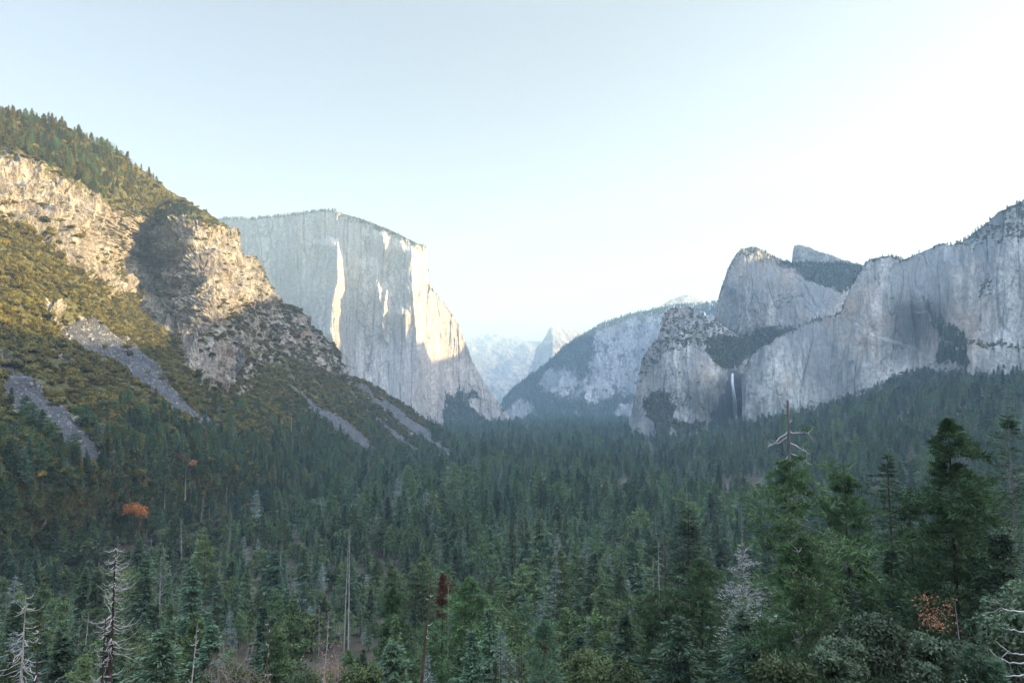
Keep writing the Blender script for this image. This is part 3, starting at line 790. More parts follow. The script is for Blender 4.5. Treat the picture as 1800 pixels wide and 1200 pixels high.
def snag(seed, h, r0, nb, bl, cb=.2, curve=.5, lean=.02, top=1.0, sides=6, brad=.05, kink=.12, mb=None, sub=0, mi=0, minlen=.3):
    """standing dead tree with bare curved branches"""
    r = np.random.default_rng(seed); T = mb or MB()
    ax = trunk_mb(T, h, r0, seed, lean, top, sides, mi)
    for i in range(nb):
        t = cb + (.97 - cb) * r.random()
        L = bl * (minlen + (1 - minlen) * r.random()) * (1 - .75 * (t - cb) / (1 - cb))
        az = r.random() * 6.28
        s = np.linspace(0, 1, 6)
        hd = np.array([math.cos(az), math.sin(az), 0]); lat = np.array([-hd[1], hd[0], 0])
        bow = r.normal() * .15
        zz = L * (-.25 * s + curve * s ** 2.2)
        pts = ax(np.array([t * h]))[0] + hd * (L * s * (1 - .25 * s))[:, None] + lat * (L * bow * s ** 2)[:, None] + np.stack([0 * s, 0 * s, zz], -1)
        pts[1:] += r.normal(size=(5, 3)) * kink * .25 * L / 3
        T.tube(pts, np.linspace(brad, brad * .3, 6), 3, mi)
        for q in range(sub):
            k = int(r.integers(2, 5)); e = pts[k] + (hd + r.normal(size=3) * .8) * L * .25
            T.tube(np.array([pts[k], (pts[k] + e) / 2 + r.normal(size=3) * .05 * L, e]), [brad * .5, brad * .4, brad * .2], 3, mi)
    return T

# ------------------------------------------------------------------ forest prototypes (trunk and crown kept apart)
PROTO = []
def proto(kind, tc, leaf, bark, h, R):
    T, C = tc
    PROTO.append(dict(kind=kind, T=T.mesh(kind + '_trunk', [M[bark]], True), C=C.mesh(kind + '_crown', [M[leaf]]), h=h, R=R, TC=(T, C), leaf=leaf, bark=bark))
for i in range(4):
    proto('fir_tree', conifer(100 + i, 30, [3.9, 3.4, 4.4, 3.0][i], [.12, .2, .1, .16][i], 200, [.8, .62, .95, .7][i], .22, .1, 5, 6, 1.15, .36, irregular=.3), 'fir', 'bark', 30, 4)
for i in range(3):
    proto('pine_tree', conifer(120 + i, 30, [4.4, 3.8, 5.0][i], [.22, .3, .25][i], 120, [.62, .55, .45][i], .12, .18, 4, 4, 1.05, .26, tuft=True, tn=4, irregular=.42), 'pine', 'redbark', 30, 4.5)
proto('fir_tree', conifer(140, 30, 3.0, .25, 95, .7, .25, .05, 4, 3, 1.3, .4, irregular=.35, thin=.2), 'fir', 'greywood', 30, 3)
proto('pine_tree', conifer(141, 26, 5.6, .3, 90, .36, .1, .22, 4, 4, 1.1, .28, tuft=True, tn=4, irregular=.5), 'yellowpine', 'redbark', 26, 5.6)
proto('fir_tree', conifer(142, 24, 3.6, .06, 170, 1.0, .2, .2, 4, 6, 1.1, .34, irregular=.2), 'lightfir', 'bark', 24, 3.6)
proto('fir_tree', conifer(143, 28, 3.2, .2, 120, .75, .1, .1, 4, 3, 1.1, .2, irregular=.35, thin=.15), 'bluefir', 'greywood', 28, 3.2)
proto('fir_tree', conifer(144, 30, 3.6, .2, 150, .8, .15, .15, 4, 6, 1.2, .4, irregular=.3), 'olivefir', 'bark', 30, 3.6)
NCON = len(PROTO)
OAK = []
for i in range(3):
    mb = MB(); r = np.random.default_rng(200 + i)
    mb.tube([(0, 0, -.5), (.1, 0, 2), (.3, .2, 5)], [.35, .28, .18], 6, 1)
    blob_crown(210 + i, 5.0, [8, 9, 7.5][i], 1.2, 13, 2600, .85, .55, mb=mb)
    OAK.append(mb.mesh('oak_tree', [M['oak'], M['bark']]))
OAKN = []
for i in range(3):
    mb = MB(); r = np.random.default_rng(205 + i)
    for k in range(3): branching(mb, (0, 0, -.5), np.array([r.normal() * .35, r.normal() * .35, 1]), 3.4, .22, 2, r, 1)
    blob_crown(215 + i, 5.0, [9, 10, 8.5][i], 1.2, 26, 14000, .34, .2, mb=mb)
    OAKN.append(mb.mesh('oak_tree', [M['oak'], M['bark']]))
SHRUB = []
for i in range(3):
    mb = MB()
    blob_crown(230 + i, 2.6, 2.8, -.4, 8, 900, .75, .5, mb=mb)
    SHRUB.append(mb.mesh('shrub', [M['shrub']]))
BARE = []
for i in range(2):
    mb = MB(); r = np.random.default_rng(250 + i)
    for k in range(3): branching(mb, (0, 0, -.3), np.array([r.normal() * .35, r.normal() * .35, 1]), 5.5, .16, 3, r, up=.06, kids=3, sides=4)
    BARE.append(mb.mesh('bare_tree', [M['twig']]))
SNAGM = []
for i in range(4):
    SNAGM.append(snag(270 + i, 24, .38, [70, 40, 95, 16][i], [3.2, 2.4, 2.6, 1.6][i], [.25, .4, .15, .5][i], [.1, -.1, -.35, .2][i], .03, brad=.085, sub=1).mesh('dead_tree', [M['greywood'], M['deadwood']][i % 2:], True))

# ------------------------------------------------------------------ scatter the valley forest
def frustum_pts(D0, D1, s, seed):
    r = np.random.default_rng(seed)
    out = []
    n = int((D1 - D0) / s)
    for k in range(n):
        y = D0 + (k + .5) * s
        w = .80 * y + 60
        m = int(2 * w / s)
        x = -w + (np.arange(m) + r.random(m)) * s
        out.append(np.stack([x, y + (r.random(m) - .5) * s * 1.3], -1))
    return np.concatenate(out)
pts = np.concatenate([frustum_pts(75, 420, 10.5, 1), frustum_pts(420, 1000, 13.0, 2), frustum_pts(1000, 2000, 15.5, 3), frustum_pts(2000, 5600, 21, 4)])
z = ground(pts[:, 0], pts[:, 1])
dens = fbm(np.stack([pts[:, 0], pts[:, 1], 0 * z], -1), (170, 170, 1), 4)
h = (23 + 10 * rng.normal(size=len(z)) + 16 * dens).clip(8, 44)
tall = sstep(250, 900, pts[:, 0] * 0 + pts[:, 1])
h *= .85 + .3 * tall
X3 = np.concatenate([pts, z[:, None]], 1)
tpx, tpy = proj(X3 + np.stack([0 * z, 0 * z, h], -1))
bpx, bpy_ = proj(X3)
ok = (tpx > -60) & (tpx < 1860) & (tpy < 1215) & (dens > -.36)
# keep the near view open: near tree tops stay low in the picture, as the slope below the camera does
near = pts[:, 1] < 330
line = lin([(-100, 1050), (300, 1050), (650, 1065), (1000, 1080), (1150, 1065), (1860, 1070)], tpx) - (pts[:, 1] - 75) * .28 + 25 * rng.random(len(z))
ok &= ~(near & (tpy < line))
# hidden under the left hillside
inL = (tpx < 925) & (tpx > -250)
yb = lin(BOT_L, tpx)
DL = np.full(len(z), 1e9)
sel = inL & (bpy_ < yb + 6) & (tpy > lin(SKY_L, tpx) + 2)
DL[sel] = D_L(bpx[sel], np.minimum(bpy_[sel], yb[sel]))
ok &= ~(sel & (pts[:, 1] > DL - 4))
# beyond the right-hand rocks
ok &= ~((tpx > 1105) & (tpx < 1310) & (pts[:, 1] > D_W(tpx, 0 * tpx + 770)))
ok &= ~((tpx >= 1310) & (pts[:, 1] > D_R(tpx, lin(BOT_R, tpx)) + 10))
ok &= ~((tpx < 925) & (pts[:, 1] > D_E(np.clip(tpx, 340, 925), 0 * tpx + 760) + 60))
# small clearing with pale dead brush and a white patch of gravel
clr = ((pts[:, 0] - 330) / 190) ** 2 + ((pts[:, 1] - 1330) / 70) ** 2 < 1
ok &= ~clr
Dor = float(D_L(235, 928)) - 25
ok &= ~((np.abs(tpx - 235) < 40) & (tpy < 925) & (tpy > 800) & (pts[:, 1] < Dor + 4) & (bpy_ > 885))
idx = np.where(ok)[0]
px_, py_ = tpx[idx], tpy[idx]
left = sstep(900, 250, px_) * sstep(760, 820, py_)
u = rng.random(len(idx))
n2 = fbm(np.stack([pts[idx, 0], pts[idx, 1], 0 * u + 50], -1), (90, 90, 1), 3)
p_oak = (.08 + .42 * left) * (.6 + 1.6 * sstep(-.1, .4, n2))
p_oak = np.where(pts[idx, 1] > 1600, 0, p_oak)
p_snag = np.where(pts[idx, 1] < 1600, .014 + .05 * left, .0)
p_bare = np.where(pts[idx, 1] < 1500, .006 + .012 * left, 0)
kind = np.where(u < p_oak, 1, np.where(u < p_oak + p_snag, 2, np.where(u < p_oak + p_snag + p_bare, 3, 0)))
kx = rng.random(len(idx))
FOREST = dict(p=X3[idx], h=h[idx], kind=kind, px=px_, py=py_, D=pts[idx, 1])

con = np.where(FOREST['kind'] == 0)[0]
con = con[np.argsort(FOREST['D'][con])]
vis = (FOREST['px'][con] > 5) & (FOREST['px'][con] < 1795) & (FOREST['py'][con] < 1165)
N_IND = 285 - NCON
ind = con[vis][:N_IND + NCON]
rest = np.setdiff1d(con, ind)
oaks = np.where(FOREST['kind'] == 1)[0]; oaks = oaks[np.argsort(FOREST['D'][oaks])]
visO = (FOREST['px'][oaks] > 5) & (FOREST['px'][oaks] < 1795) & (FOREST['py'][oaks] < 1175)
indO = oaks[visO][:230]; restO = np.setdiff1d(oaks, indO)
snags = np.where(FOREST['kind'] == 2)[0]; bares = np.where(FOREST['kind'] == 3)[0]
snags = snags[np.argsort(FOREST['D'][snags])]; bares = bares[np.argsort(FOREST['D'][bares])]

def where(px, py, D):
    """landmark words for a place in the picture"""
    if D < 190: a = 'on the near slope'
    elif D < 450: a = 'part way down the slope'
    else: a = 'on the valley floor'
    for x1, w in ((180, 'below the scree chutes at far left'), (360, 'below the orange oak'), (560, 'left of the reddish dying tree'), (720, 'beside the leaning bare trunk'), (900, 'around the bright green middle pine'),
                  (1080, 'behind the young long-needled pine'), (1260, 'around the dead-topped pine'), (1450, 'around the tall broken-topped pine'), (1640, 'behind the live oaks at right'), (1e9, 'at the right edge of the view')):
        if px < x1: return a + ' ' + w
def rr(a, b): return a + (b - a) * random.random()

merged = []
for k, pr in enumerate(PROTO):
    T, C = pr['TC']; mb = MB()
    v = np.concatenate(T.v + C.v); nT = sum(len(x) for x in T.v)
    f = np.concatenate(T.f + [x + nT for x in C.f]); mi = np.concatenate([np.zeros(sum(len(x) for x in T.f)), np.ones(sum(len(x) for x in C.f))])
    merged.append(mesh_from(pr['kind'], v, f, [M[pr['bark']], M[pr['leaf']]], fmat=mi))
protos_obj = []
for n, i in enumerate(ind[::-1]):
    k = int(rng.integers(NCON - 1)) if n >= NCON else n
    if k in (7, 10) and n >= NCON and rng.random() < .6: k = int(rng.integers(7))
    pr = PROTO[k]; s = FOREST['h'][i] / pr['h']; w = s * rr(1.0, 1.4)
    nm = pr['kind']; kd = {7: 'thin sparse dark fir', 8: 'yellow-green round-topped pine', 9: 'light green cone-shaped fir', 10: 'pale blue-grey thin fir', 11: 'olive-tinted fir'}.get(k, 'narrow dark fir' if nm == 'fir_tree' else 'loose green pine')
    p = FOREST['p'][i]
    if n < NCON:
        o = link(nm, merged[k]); protos_obj.append(o)
    else:
        o = bpy.data.objects.new(nm, None); COL.objects.link(o); o.empty_display_size = .1
        link('trunk', pr['T'], o); link('crown', pr['C'], o)
    o.location = p; o.scale = (w, w, s); o.rotation_euler = (0, 0, rr(0, 6.28))
    wl = where(FOREST['px'][i], FOREST['py'][i], FOREST['D'][i])
    tag(o, f"{kd} {wl}", 'tree', f"{kd}s {wl}")

def individuals(idxs, meshes, href, name, desc, cat, wide=(1, 1.3), sc=(1, 1), tilt=.0):
    for i in idxs:
        k = int(rng.integers(len(meshes)))
        o = link(name, OAKN[k] if name == 'oak_tree' and FOREST['D'][i] < 260 else meshes[k]); s = rr(*sc) * FOREST['h'][i] / href; w = s * rr(*wide)
        o.location = FOREST['p'][i]; o.scale = (w, w, s); o.rotation_euler = (rr(-tilt, tilt), rr(-tilt, tilt), rr(0, 6.28))
        wl = where(FOREST['px'][i], FOREST['py'][i], FOREST['D'][i])
        tag(o, f"{desc} {wl}", cat, f"{desc} {wl}")
        yield o
oak_objs = list(individuals(indO, OAK, 17, 'oak_tree', 'dark round-crowned oak', 'tree', (.8, 1.2), (.75, 1.1)))
list(individuals(snags[:285], SNAGM, 24, 'dead_tree', 'bare grey dead tree', 'dead tree', (.7, 1.1), (.7, 1.1), .05))
list(individuals(bares[:80], BARE, 17, 'bare_tree', 'leafless greyish shrubby tree', 'tree', (.9, 1.3), (.7, 1.1)))

# ------------------------------------------------------------------ instanced masses
def mass(name, protos, arr, label, cat):
    """arr: list of (proto index array, positions, scales, rot z)"""
    pos = np.concatenate([a[1] for a in arr]); ki = np.concatenate([a[0] for a in arr]); sc = np.concatenate([a[2] for a in arr])
    rot = np.stack([rng.normal(size=len(pos)) * .03, rng.normal(size=len(pos)) * .03, rng.random(len(pos)) * 6.28], -1)
    me = bpy.data.meshes.new(name); me.vertices.add(len(pos)); me.vertices.foreach_set('co', pos.astype(np.float32).ravel())
    a = me.attributes.new('idx', 'INT', 'POINT'); a.data.foreach_set('value', ki.astype(np.int32))
    a = me.attributes.new('scl', 'FLOAT_VECTOR', 'POINT'); a.data.foreach_set('vector', sc.astype(np.float32).ravel())
    a = me.attributes.new('rot', 'FLOAT_VECTOR', 'POINT'); a.data.foreach_set('vector', rot.astype(np.float32).ravel())
    o = link(name, me); tag(o, label, cat, kind='stuff')
    ng = bpy.data.node_groups.new(name, 'GeometryNodeTree')
    ng.interface.new_socket('Geometry', in_out='INPUT', socket_type='NodeSocketGeometry'); ng.interface.new_socket('Geometry', in_out='OUTPUT', socket_type='NodeSocketGeometry')
    gi = ng.nodes.new('NodeGroupInput'); go = ng.nodes.new('NodeGroupOutput'); J = ng.nodes.new('GeometryNodeJoinGeometry')
    def na(nm, t):
        n = ng.nodes.new('GeometryNodeInputNamedAttribute'); n.data_type = t; n.inputs[0].default_value = nm
        return n.outputs[0]
    ai, asx, ar = na('idx', 'INT'), na('scl', 'FLOAT_VECTOR'), na('rot', 'FLOAT_VECTOR')
    for k, po in enumerate(protos):
        oi = ng.nodes.new('GeometryNodeObjectInfo'); oi.inputs[0].default_value = po; oi.inputs['As Instance'].default_value = True
        cmp = ng.nodes.new('FunctionNodeCompare'); cmp.data_type = 'INT'; cmp.operation = 'EQUAL'
        ins = [s for s in cmp.inputs if s.type == 'INT']
        ng.links.new(ai, ins[0]); ins[1].default_value = k
        ip = ng.nodes.new('GeometryNodeInstanceOnPoints')
        ng.links.new(gi.outputs[0], ip.inputs['Points']); ng.links.new(cmp.outputs[0], ip.inputs['Selection']); ng.links.new(oi.outputs['Geometry'], ip.inputs['Instance'])
        ng.links.new(ar, ip.inputs['Rotation']); ng.links.new(asx, ip.inputs['Scale'])
        ng.links.new(ip.outputs[0], J.inputs[0])
    ng.links.new(J.outputs[0], go.inputs[0])
    md = o.modifiers.new('scatter', 'NODES'); md.node_group = ng
    return o

PALE, DARK = [8, 9, 9, 5, 4, 6, 10, 2], [0, 1, 3, 3, 0, 2, 5, 7]
def clump_kind(p):
    g = fbm(np.stack([p[:, 0], p[:, 1], 0 * p[:, 0] + 11], -1), (110, 150, 1), 3) + .22 * rng.normal(size=len(p))
    return np.where(g > .06, rng.choice(PALE, len(p)), rng.choice(DARK, len(p)))
def con_arr(p, h, kinds=None):
    n = len(p); k = rng.integers(0, NCON, n) if kinds is None else clump_kind(p) if kinds == 'clumps' else rng.choice(kinds, n)
    s = h / 30.0; w = s * (1.0 + .5 * rng.random(n))
    return (k, p, np.stack([w, w, s], -1))
arr = [con_arr(FOREST['p'][rest], FOREST['h'][rest] * (.8 + .5 * rng.random(len(rest)) ** 2), 'clumps')]
# wooded crest of the left hillside
PX, PY = L_left['PX'], L_left['PY']
tz = inpoly(*wob(PX, PY, 8, 25), [(-260, 0), (0, 150), (150, 200), (245, 285), (262, 330), (230, 345), (170, 345), (120, 325), (60, 290), (0, 262), (-260, 150)]) * 1.0
p = scatter(L_left, 1050, tz, 31); arr.append(con_arr(p - [0, 0, 1.5], 14 + 14 * rng.random(len(p)), [8, 9, 11, 11, 11, 5]))
tz2 = inpoly(*wob(PX, PY, 8, 25), [(200, 330), (260, 330), (330, 370), (400, 430), (350, 410), (280, 390), (210, 370)]) * 1.0
p = scatter(L_left, 160, tz2, 32); arr.append(con_arr(p - [0, 0, 1], 9 + 8 * rng.random(len(p)), [0, 1, 3, 7]))
# lower hillside: conifers thinning upward
lowm = sstep(700, 830, PY) * sstep(-20, 60, 900 - PX) * (1 - MT['talL']) * sstep(-.2, .25, fbm(np.stack([PX, PY, 0 * PX], -1), 60, 3) + sstep(740, 850, PY) * .5)
p = scatter(L_left, 5000, lowm, 33); arr.append(con_arr(p - [0, 0, 1], 13 + 14 * rng.random(len(p))))
# rims and benches
def rim(L, n, rows, hh, seed, mask=None):
    p = scatter(L, n, mask, seed, rows); arr.append(con_arr(p - [0, 0, 1.0], hh * (.6 + .7 * rng.random(len(p))), [0, 1, 3, 5, 7]))
rim(L_cap, 420, 4, 20, 41, (L_cap['PX'] < 590) * 1.0)
rim(L_cap, 350, 14, 14, 42, ((L_cap['PX'] > 590) & (L_cap['PX'] < 800)) * 1.0)
rim(L_cap, 700, 420, 24, 43, ((L_cap['A']['veg'] > .85)) * 1.0)
rim(L_blue, 1200, 14, 28, 44)
rim(L_blue, 9000, 240, 26, 45, (L_blue['A']['veg'] > .8) * 1.0)
rim(L_mid, 120, 8, 17, 46); rim(L_mid, 1100, 240, 16, 47, (MT['vegM'] > .8) * 1.0)
rim(L_spire, 60, 8, 16, 48)
rim(L_low, 90, 8, 15, 49); rim(L_low, 1100, 330, 15, 50, (MT['vegW'] > .8) * 1.0)
rim(L_wall, 260, 6, 14, 51); rim(L_wall, 900, 300, 19, 52, (L_wall['A']['veg'] > .68) * 1.0)
mass('forest', protos_obj, arr, 'dense dark conifer forest filling the valley and its slopes', 'forest')
if len(restO):
    n = len(restO); s = FOREST['h'][restO] / 17 * (.7 + .35 * rng.random(n)); w = s * (.8 + .4 * rng.random(n))
    arrO = [(rng.integers(0, 3, n), FOREST['p'][restO], np.stack([w, w, s], -1))]
else: arrO = []
om = sstep(690, 790, PY) * (1 - MT['talL']) * sstep(-.3, .2, fbm(np.stack([PX, PY, 0 * PX + 7], -1), 45, 3)) * (PX < 860)
p = scatter(L_left, 3600, om, 34); n = len(p); s = .55 + .5 * rng.random(n); w = s * (.9 + .4 * rng.random(n))
arrO.append((rng.integers(0, 3, n), p - [0, 0, .5], np.stack([w, w, s], -1)))
oakp = [next(o for o in oak_objs if o.data == m) for m in OAK]
mass('oak_wood', oakp, arrO, 'mass of round-crowned oaks covering the lower left hillside', 'woodland')

# scrub on the hillside and on cliff ledges; three lone shrubs stand on the big scree chute
def on_left(px, py):
    i = np.abs(L_left['px'] - px).argmin(); j = np.abs(L_left['PY'][:, i] - py).argmin()
    return L_left['V'][j, i]
shr = []
for k, (sx, sy, s, lb) in enumerate([(183, 610, 2.0, 'lone dark shrub high on the widest pale scree chute'), (143, 592, 1.5, 'lone shrub near the sunlit top of the widest scree chute'), (255, 662, 1.4, 'lone dark shrub half way down the widest scree chute')]):
    o = link('shrub', SHRUB[k]); o.location = on_left(sx, sy); o.scale = (s, s, s); tag(o, lb, 'shrub', 'lone shrubs on the scree'); shr.append(o)
vegm = (1 - MT['talL']) * np.where(MT['rkL'] > 0, .035, np.where(MT['spur'] > 0, .4, 1.0)) * sstep(880, 760, PY)
dn = fbm(L_left['V'], 60, 3)
vegm = vegm * (.35 + sstep(-.3, .1, dn)) * np.where(PY < 400, .45, 1)
sa = []
def shrubs(L, n, mask, seed, s0, s1, sink=.3):
    p = scatter(L, n, mask, seed); s = s0 + (s1 - s0) * rng.random(len(p)) ** 1.6; w = s * (.9 + .4 * rng.random(len(p)))
    sa.append((rng.integers(0, 3, len(p)), p - np.array([0, 0, 1.0]) * (s * sink)[:, None], np.stack([w, w, s], -1)))
shrubs(L_left, 15000, vegm, 61, 1.1, 2.5, .15)
shrubs(L_left, 420, blur(MT['talL'] * 1.0, 4) * (blur(MT['talL'] * 1.0, 4) < .8), 62, .5, 1.5)
shrubs(L_low, 2600, np.clip(MT['vegW'] - .15, 0, 1), 63, .9, 2.2)
shrubs(L_mid, 1500, np.clip(MT['vegM'] - .2, 0, 1), 64, .9, 2.2)
shrubs(L_wall, 1400, np.clip(L_wall['A']['veg'] - .15, 0, 1), 65, .8, 2.0)
shrubs(L_cap, 700, np.clip(L_cap['A']['veg'] - .5, 0, 1), 66, 1., 2.4)
mass('scrub', shr, sa, 'dense olive chaparral scrub covering the left hillside and cliff ledges', 'scrub')

# loose boulders on the scree
bl = MB(); r = np.random.default_rng(3)
pb = scatter(L_left, 5000, MT['talL'] * 1.0, 71)
s = (.5 + 2.4 * r.random(len(pb)) ** 3)
cube = np.array([[-1, -1, -1], [1, -1, -1], [1, 1, -1], [-1, 1, -1], [-1, -1, 1], [1, -1, 1], [1, 1, 1], [-1, 1, 1]], float)
cf = np.array([[0, 1, 5, 4], [1, 2, 6, 5], [2, 3, 7, 6], [3, 0, 4, 7], [4, 5, 6, 7], [0, 3, 2, 1]])
BV = cube[None] * (.55 + .45 * r.random((len(pb), 8, 1))) * np.array([1, .8, .7])
a = r.random(len(pb)) * 6.28; ca, sa_ = np.cos(a)[:, None], np.sin(a)[:, None]
BV = np.stack([BV[..., 0] * ca - BV[..., 1] * sa_, BV[..., 0] * sa_ + BV[..., 1] * ca, BV[..., 2]], -1) * s[:, None, None] + pb[:, None]
BF = (np.arange(len(pb)) * 8)[:, None, None] + cf[None]
mb_, nt, b, _ = newmat('scree_stone')
pos = N(nt, 'ShaderNodeNewGeometry').outputs['Position']
nt.links.new(ramp(nt, noise(nt, pos, .22, 3), [(.3, (.07, .075, .08)), (.7, (.31, .32, .33))]), b.inputs['Base Color'])
tag(link('boulders', mesh_from('boulders', BV, BF.reshape(-1, 4), [mb_])), 'loose grey stones strewn down the scree chutes', 'stones', kind='stuff')

# ------------------------------------------------------------------ single trees one can tell apart in the foreground
def spot(px, py, D):
    p = P(px, py, D); zg = float(ground(p[0], p[1]))
    return np.array([p[0], p[1], zg - .3]), float(p[2] - zg + .3)
def tree_root(name, loc, label, rz=0, tilt=(0, 0)):
    o = bpy.data.objects.new(name, None); COL.objects.link(o); o.location = loc; o.rotation_euler = (tilt[0], tilt[1], rz); o.empty_display_size = .2
    return tag(o, label, 'tree')
def bough(mb, base, az, L, r, rise=.1, curl=.4, rad=.06, twigs=4, mi=0):
    rad = rad * 1.25
    """one bare curved limb with a few side twigs"""
    s = np.linspace(0, 1, 8); hd = np.array([math.cos(az), math.sin(az), 0]); lat = np.array([-hd[1], hd[0], 0])
    pts = base + hd * (L * s * (1 - .15 * s))[:, None] + lat * (L * .2 * r.normal() * s ** 2)[:, None]
    pts[:, 2] += L * (rise * s + curl * (s ** 2.5) - .12 * np.sin(s * 3))
    pts[1:] += r.normal(size=(7, 3)) * .02 * L
    mb.tube(pts, np.linspace(rad, rad * .25, 8), 4, mi)
    for k in range(twigs):
        j = int(r.integers(3, 7)); d = hd * .6 + r.normal(size=3) * .7; d[2] += .1; l = L * (.15 + .25 * r.random())
        mb.tube(np.array([pts[j], pts[j] + d * l * .5 + r.normal(size=3) * .06 * l, pts[j] + d * l]), [rad * .45, rad * .3, rad * .12], 3, mi)
def hero(name, px, py, D, hw, label, leaf='pinehero', bark='bark', seed=0, crown_top=None, bare=0, barezone=(.3, .7), barelen=3, tr=None, tilt=(0, 0), **kw):
    loc, h = spot(px, py, D)
    R = hw * D / F
    top = 1.0
    if crown_top is not None:
        zt = float(P(px, crown_top, D)[2]); top = (zt - loc[2]) / h
    a = dict(cb=.12, nb=130, shape=.75, droop=.2, rise=.12, seg=6, per=4, cl=.95, cw=.15, tuft=True, tn=6, irregular=.35, branches=True)
    a.update(kw)
    T, C = conifer(seed, h, R, top=top, trunk_r=tr or h * .011, **a)
    o = tree_root(name, loc, label, tilt=tilt)
    link('trunk', T.mesh('trunk', [M[bark]], True), o); link('crown', C.mesh('crown', [M[leaf]]), o)
    r = np.random.default_rng(seed + 7)
    if bare:
        for k in range(bare):
            mb = MB(); t = rr(*barezone)
            bough(mb, np.array([0, 0, t * h]), r.random() * 6.28, barelen * rr(.5, 1.2), r, rise=rr(-.25, .2), curl=rr(-.1, .4), rad=.07)
            link('bare_limb', mb.mesh('bare_limb', [M['deadwood']], True), o)
    return o, h

# tall pine with a broken bare spire
o, h = hero('pine_tree', 1384, 703, 95, 80, 'tall pine with a long broken bare spire standing above its ragged green crown', seed=301, crown_top=808, cb=.38, nb=95, shape=.36, irregular=.55, droop=.28, rise=.1, tr=.52, taper=.76, bark='spirebark', bare=4, barezone=(.6, .75))
mb = MB(); r = np.random.default_rng(77); zs = lambda py: float(P(1384, py, 95)[2]) - o.location[2]
for py, az, L, rise, curl in ((714, 3.4, 1.0, .2, .3), (758, 3.3, 3.6, -.35, -.25), (757, 0.05, 4.2, .0, .12), (769, 3.0, 3.0, -.15, -.25), (778, -.2, 3.2, -.1, -.4), (794, .1, 3.6, -.1, -.45), (800, 3.3, 1.8, -.5, .0), (728, 2.8, .8, .2, .1), (742, .4, .7, .2, .2)):
    bough(mb, np.array([0, 0, zs(py)]), az, L, r, rise, curl, .11, 3)
link('bare_limb', mb.mesh('bare_limb', [M['deadwood']], True), o)
mb = MB(); rg = np.random.default_rng(78); n = 130
mb.cards(np.array([2.6, .2, zs(757) + .15]) + rg.normal(size=(n, 3)) * np.array([.7, .25, .12]), rg.normal(size=(n, 3)) + np.array([.3, 0, .3]), .5, .1, rg)
link('needle_tuft', mb.mesh('needle_tuft', [M['pinehero']]), o)
hero('pine_tree', 1408, 948, 78, 92, 'broad green pine with many curved bleached bare limbs, in front of the broken-topped pine', seed=302, nb=190, shape=.55, cl=.8, cw=.13, cb=.02, bare=26, barezone=(.25, .97), barelen=3.4, irregular=.4)
hero('pine_tree', 1487, 822, 112, 92, 'dark clumpy pointed pine right of the broken-topped pine', seed=303, nb=170, shape=.72, cl=1.1, cw=.18, tn=7, bare=8, barezone=(.4, .75), barelen=4)
hero('fir_tree', 1560, 800, 150, 78, 'grey-green fir with level sprays, left of the biggest pine', leaf='firhero', seed=304, tuft=False, nb=230, per=9, seg=6, cl=1.15, cw=.3, shape=.7, rise=.08, droop=.1, bare=8, barezone=(.3, .7), barelen=3)
hero('pine_tree', 1664, 740, 102, 105, 'biggest dense dark green pine at right', seed=305, nb=230, shape=.62, per=5, cl=1.05, cw=.17, cb=.08, bare=10, barezone=(.15, .5), barelen=4)
hero('pine_tree', 1722, 838, 118, 72, 'shorter dark pine squeezed between the biggest pine and the sparse-topped fir', seed=306, nb=150, shape=.65)
hero('fir_tree', 1772, 728, 112, 92, 'tall fir at the right edge with a thin see-through top and pale stem', leaf='firhero', bark='greywood', seed=307, tuft=False, nb=210, per=7, seg=6, cl=1.1, cw=.22, shape=.75, rise=.15, droop=.08, irregular=.25)
hero('pine_tree', 1600, 865, 122, 62, 'dark pine filling the gap behind the grey-green fir and the biggest pine', seed=308, nb=130, shape=.6)
hero('fir_tree', 1211, 893, 178, 84, 'broad symmetrical dark fir left of the pale dying fir', leaf='firhero', seed=309, tuft=False, nb=240, per=9, seg=6, cl=1.3, cw=.34, shape=.72, rise=.12, droop=.12)
hero('pine_tree', 1232, 985, 150, 60, 'bushy pine in front of the broad symmetrical fir', seed=310, nb=150, shape=.5, cl=1.1)
o, h = hero('pine_tree', 1168, 940, 150, 70, 'pine with a double bare dead top above spreading dark boughs', seed=311, crown_top=1035, cb=.2, nb=110, shape=.3, irregular=.5, cl=1.15, cw=.18, tr=.5, bark='redbark', bare=5, barezone=(.6, .72))
T2 = snag(411, h * .5, .16, 26, 3.2, .15, .1, .01, brad=.06, sub=1); b2 = link('dead_spire', T2.mesh('dead_spire', [M['deadwood']], True), o); b2.location = (-1.3, 0, h * .46)
hero('fir_tree', 1303, 955, 138, 62, 'pale grey dying fir with thin bare-looking sprays', leaf='palefir', bark='greywood', seed=312, tuft=False, nb=150, per=4, seg=5, cl=1.0, cw=.12, shape=.8, rise=.3, droop=.05, cb=.3)
hero('fir_tree', 1306, 1075, 132, 50, 'dark green fir just below the pale dying fir', leaf='firhero', seed=313, tuft=False, nb=190, per=8, seg=5, cl=1.1, cw=.28)
hero('pine_tree', 828, 1018, 165, 76, 'bright green bushy pine low in the middle of the view', seed=314, nb=170, shape=.62, cl=1.25, cw=.2, cb=.1)
hero('pine_tree', 690, 1035, 190, 44, 'slim bright green pine left of the leaning bare trunk', seed=315, nb=130, shape=.65, cl=1.3, cw=.2)
hero('pine_tree', 957, 1093, 72, 30, 'young pine with long drooping needles and a visible stem', leaf='youngpine', bark='redbark', seed=316, nb=44, shape=.45, seg=4, per=2, cl=.75, cw=.06, tn=16, cb=.3, irregular=.2)
hero('fir_tree', 880, 1108, 130, 30, 'small pale blue-grey fir right of the bright green bushy pine', leaf='bluefir', seed=317, tuft=False, nb=110, per=5, seg=4, cl=.8, cw=.13, rise=.1)
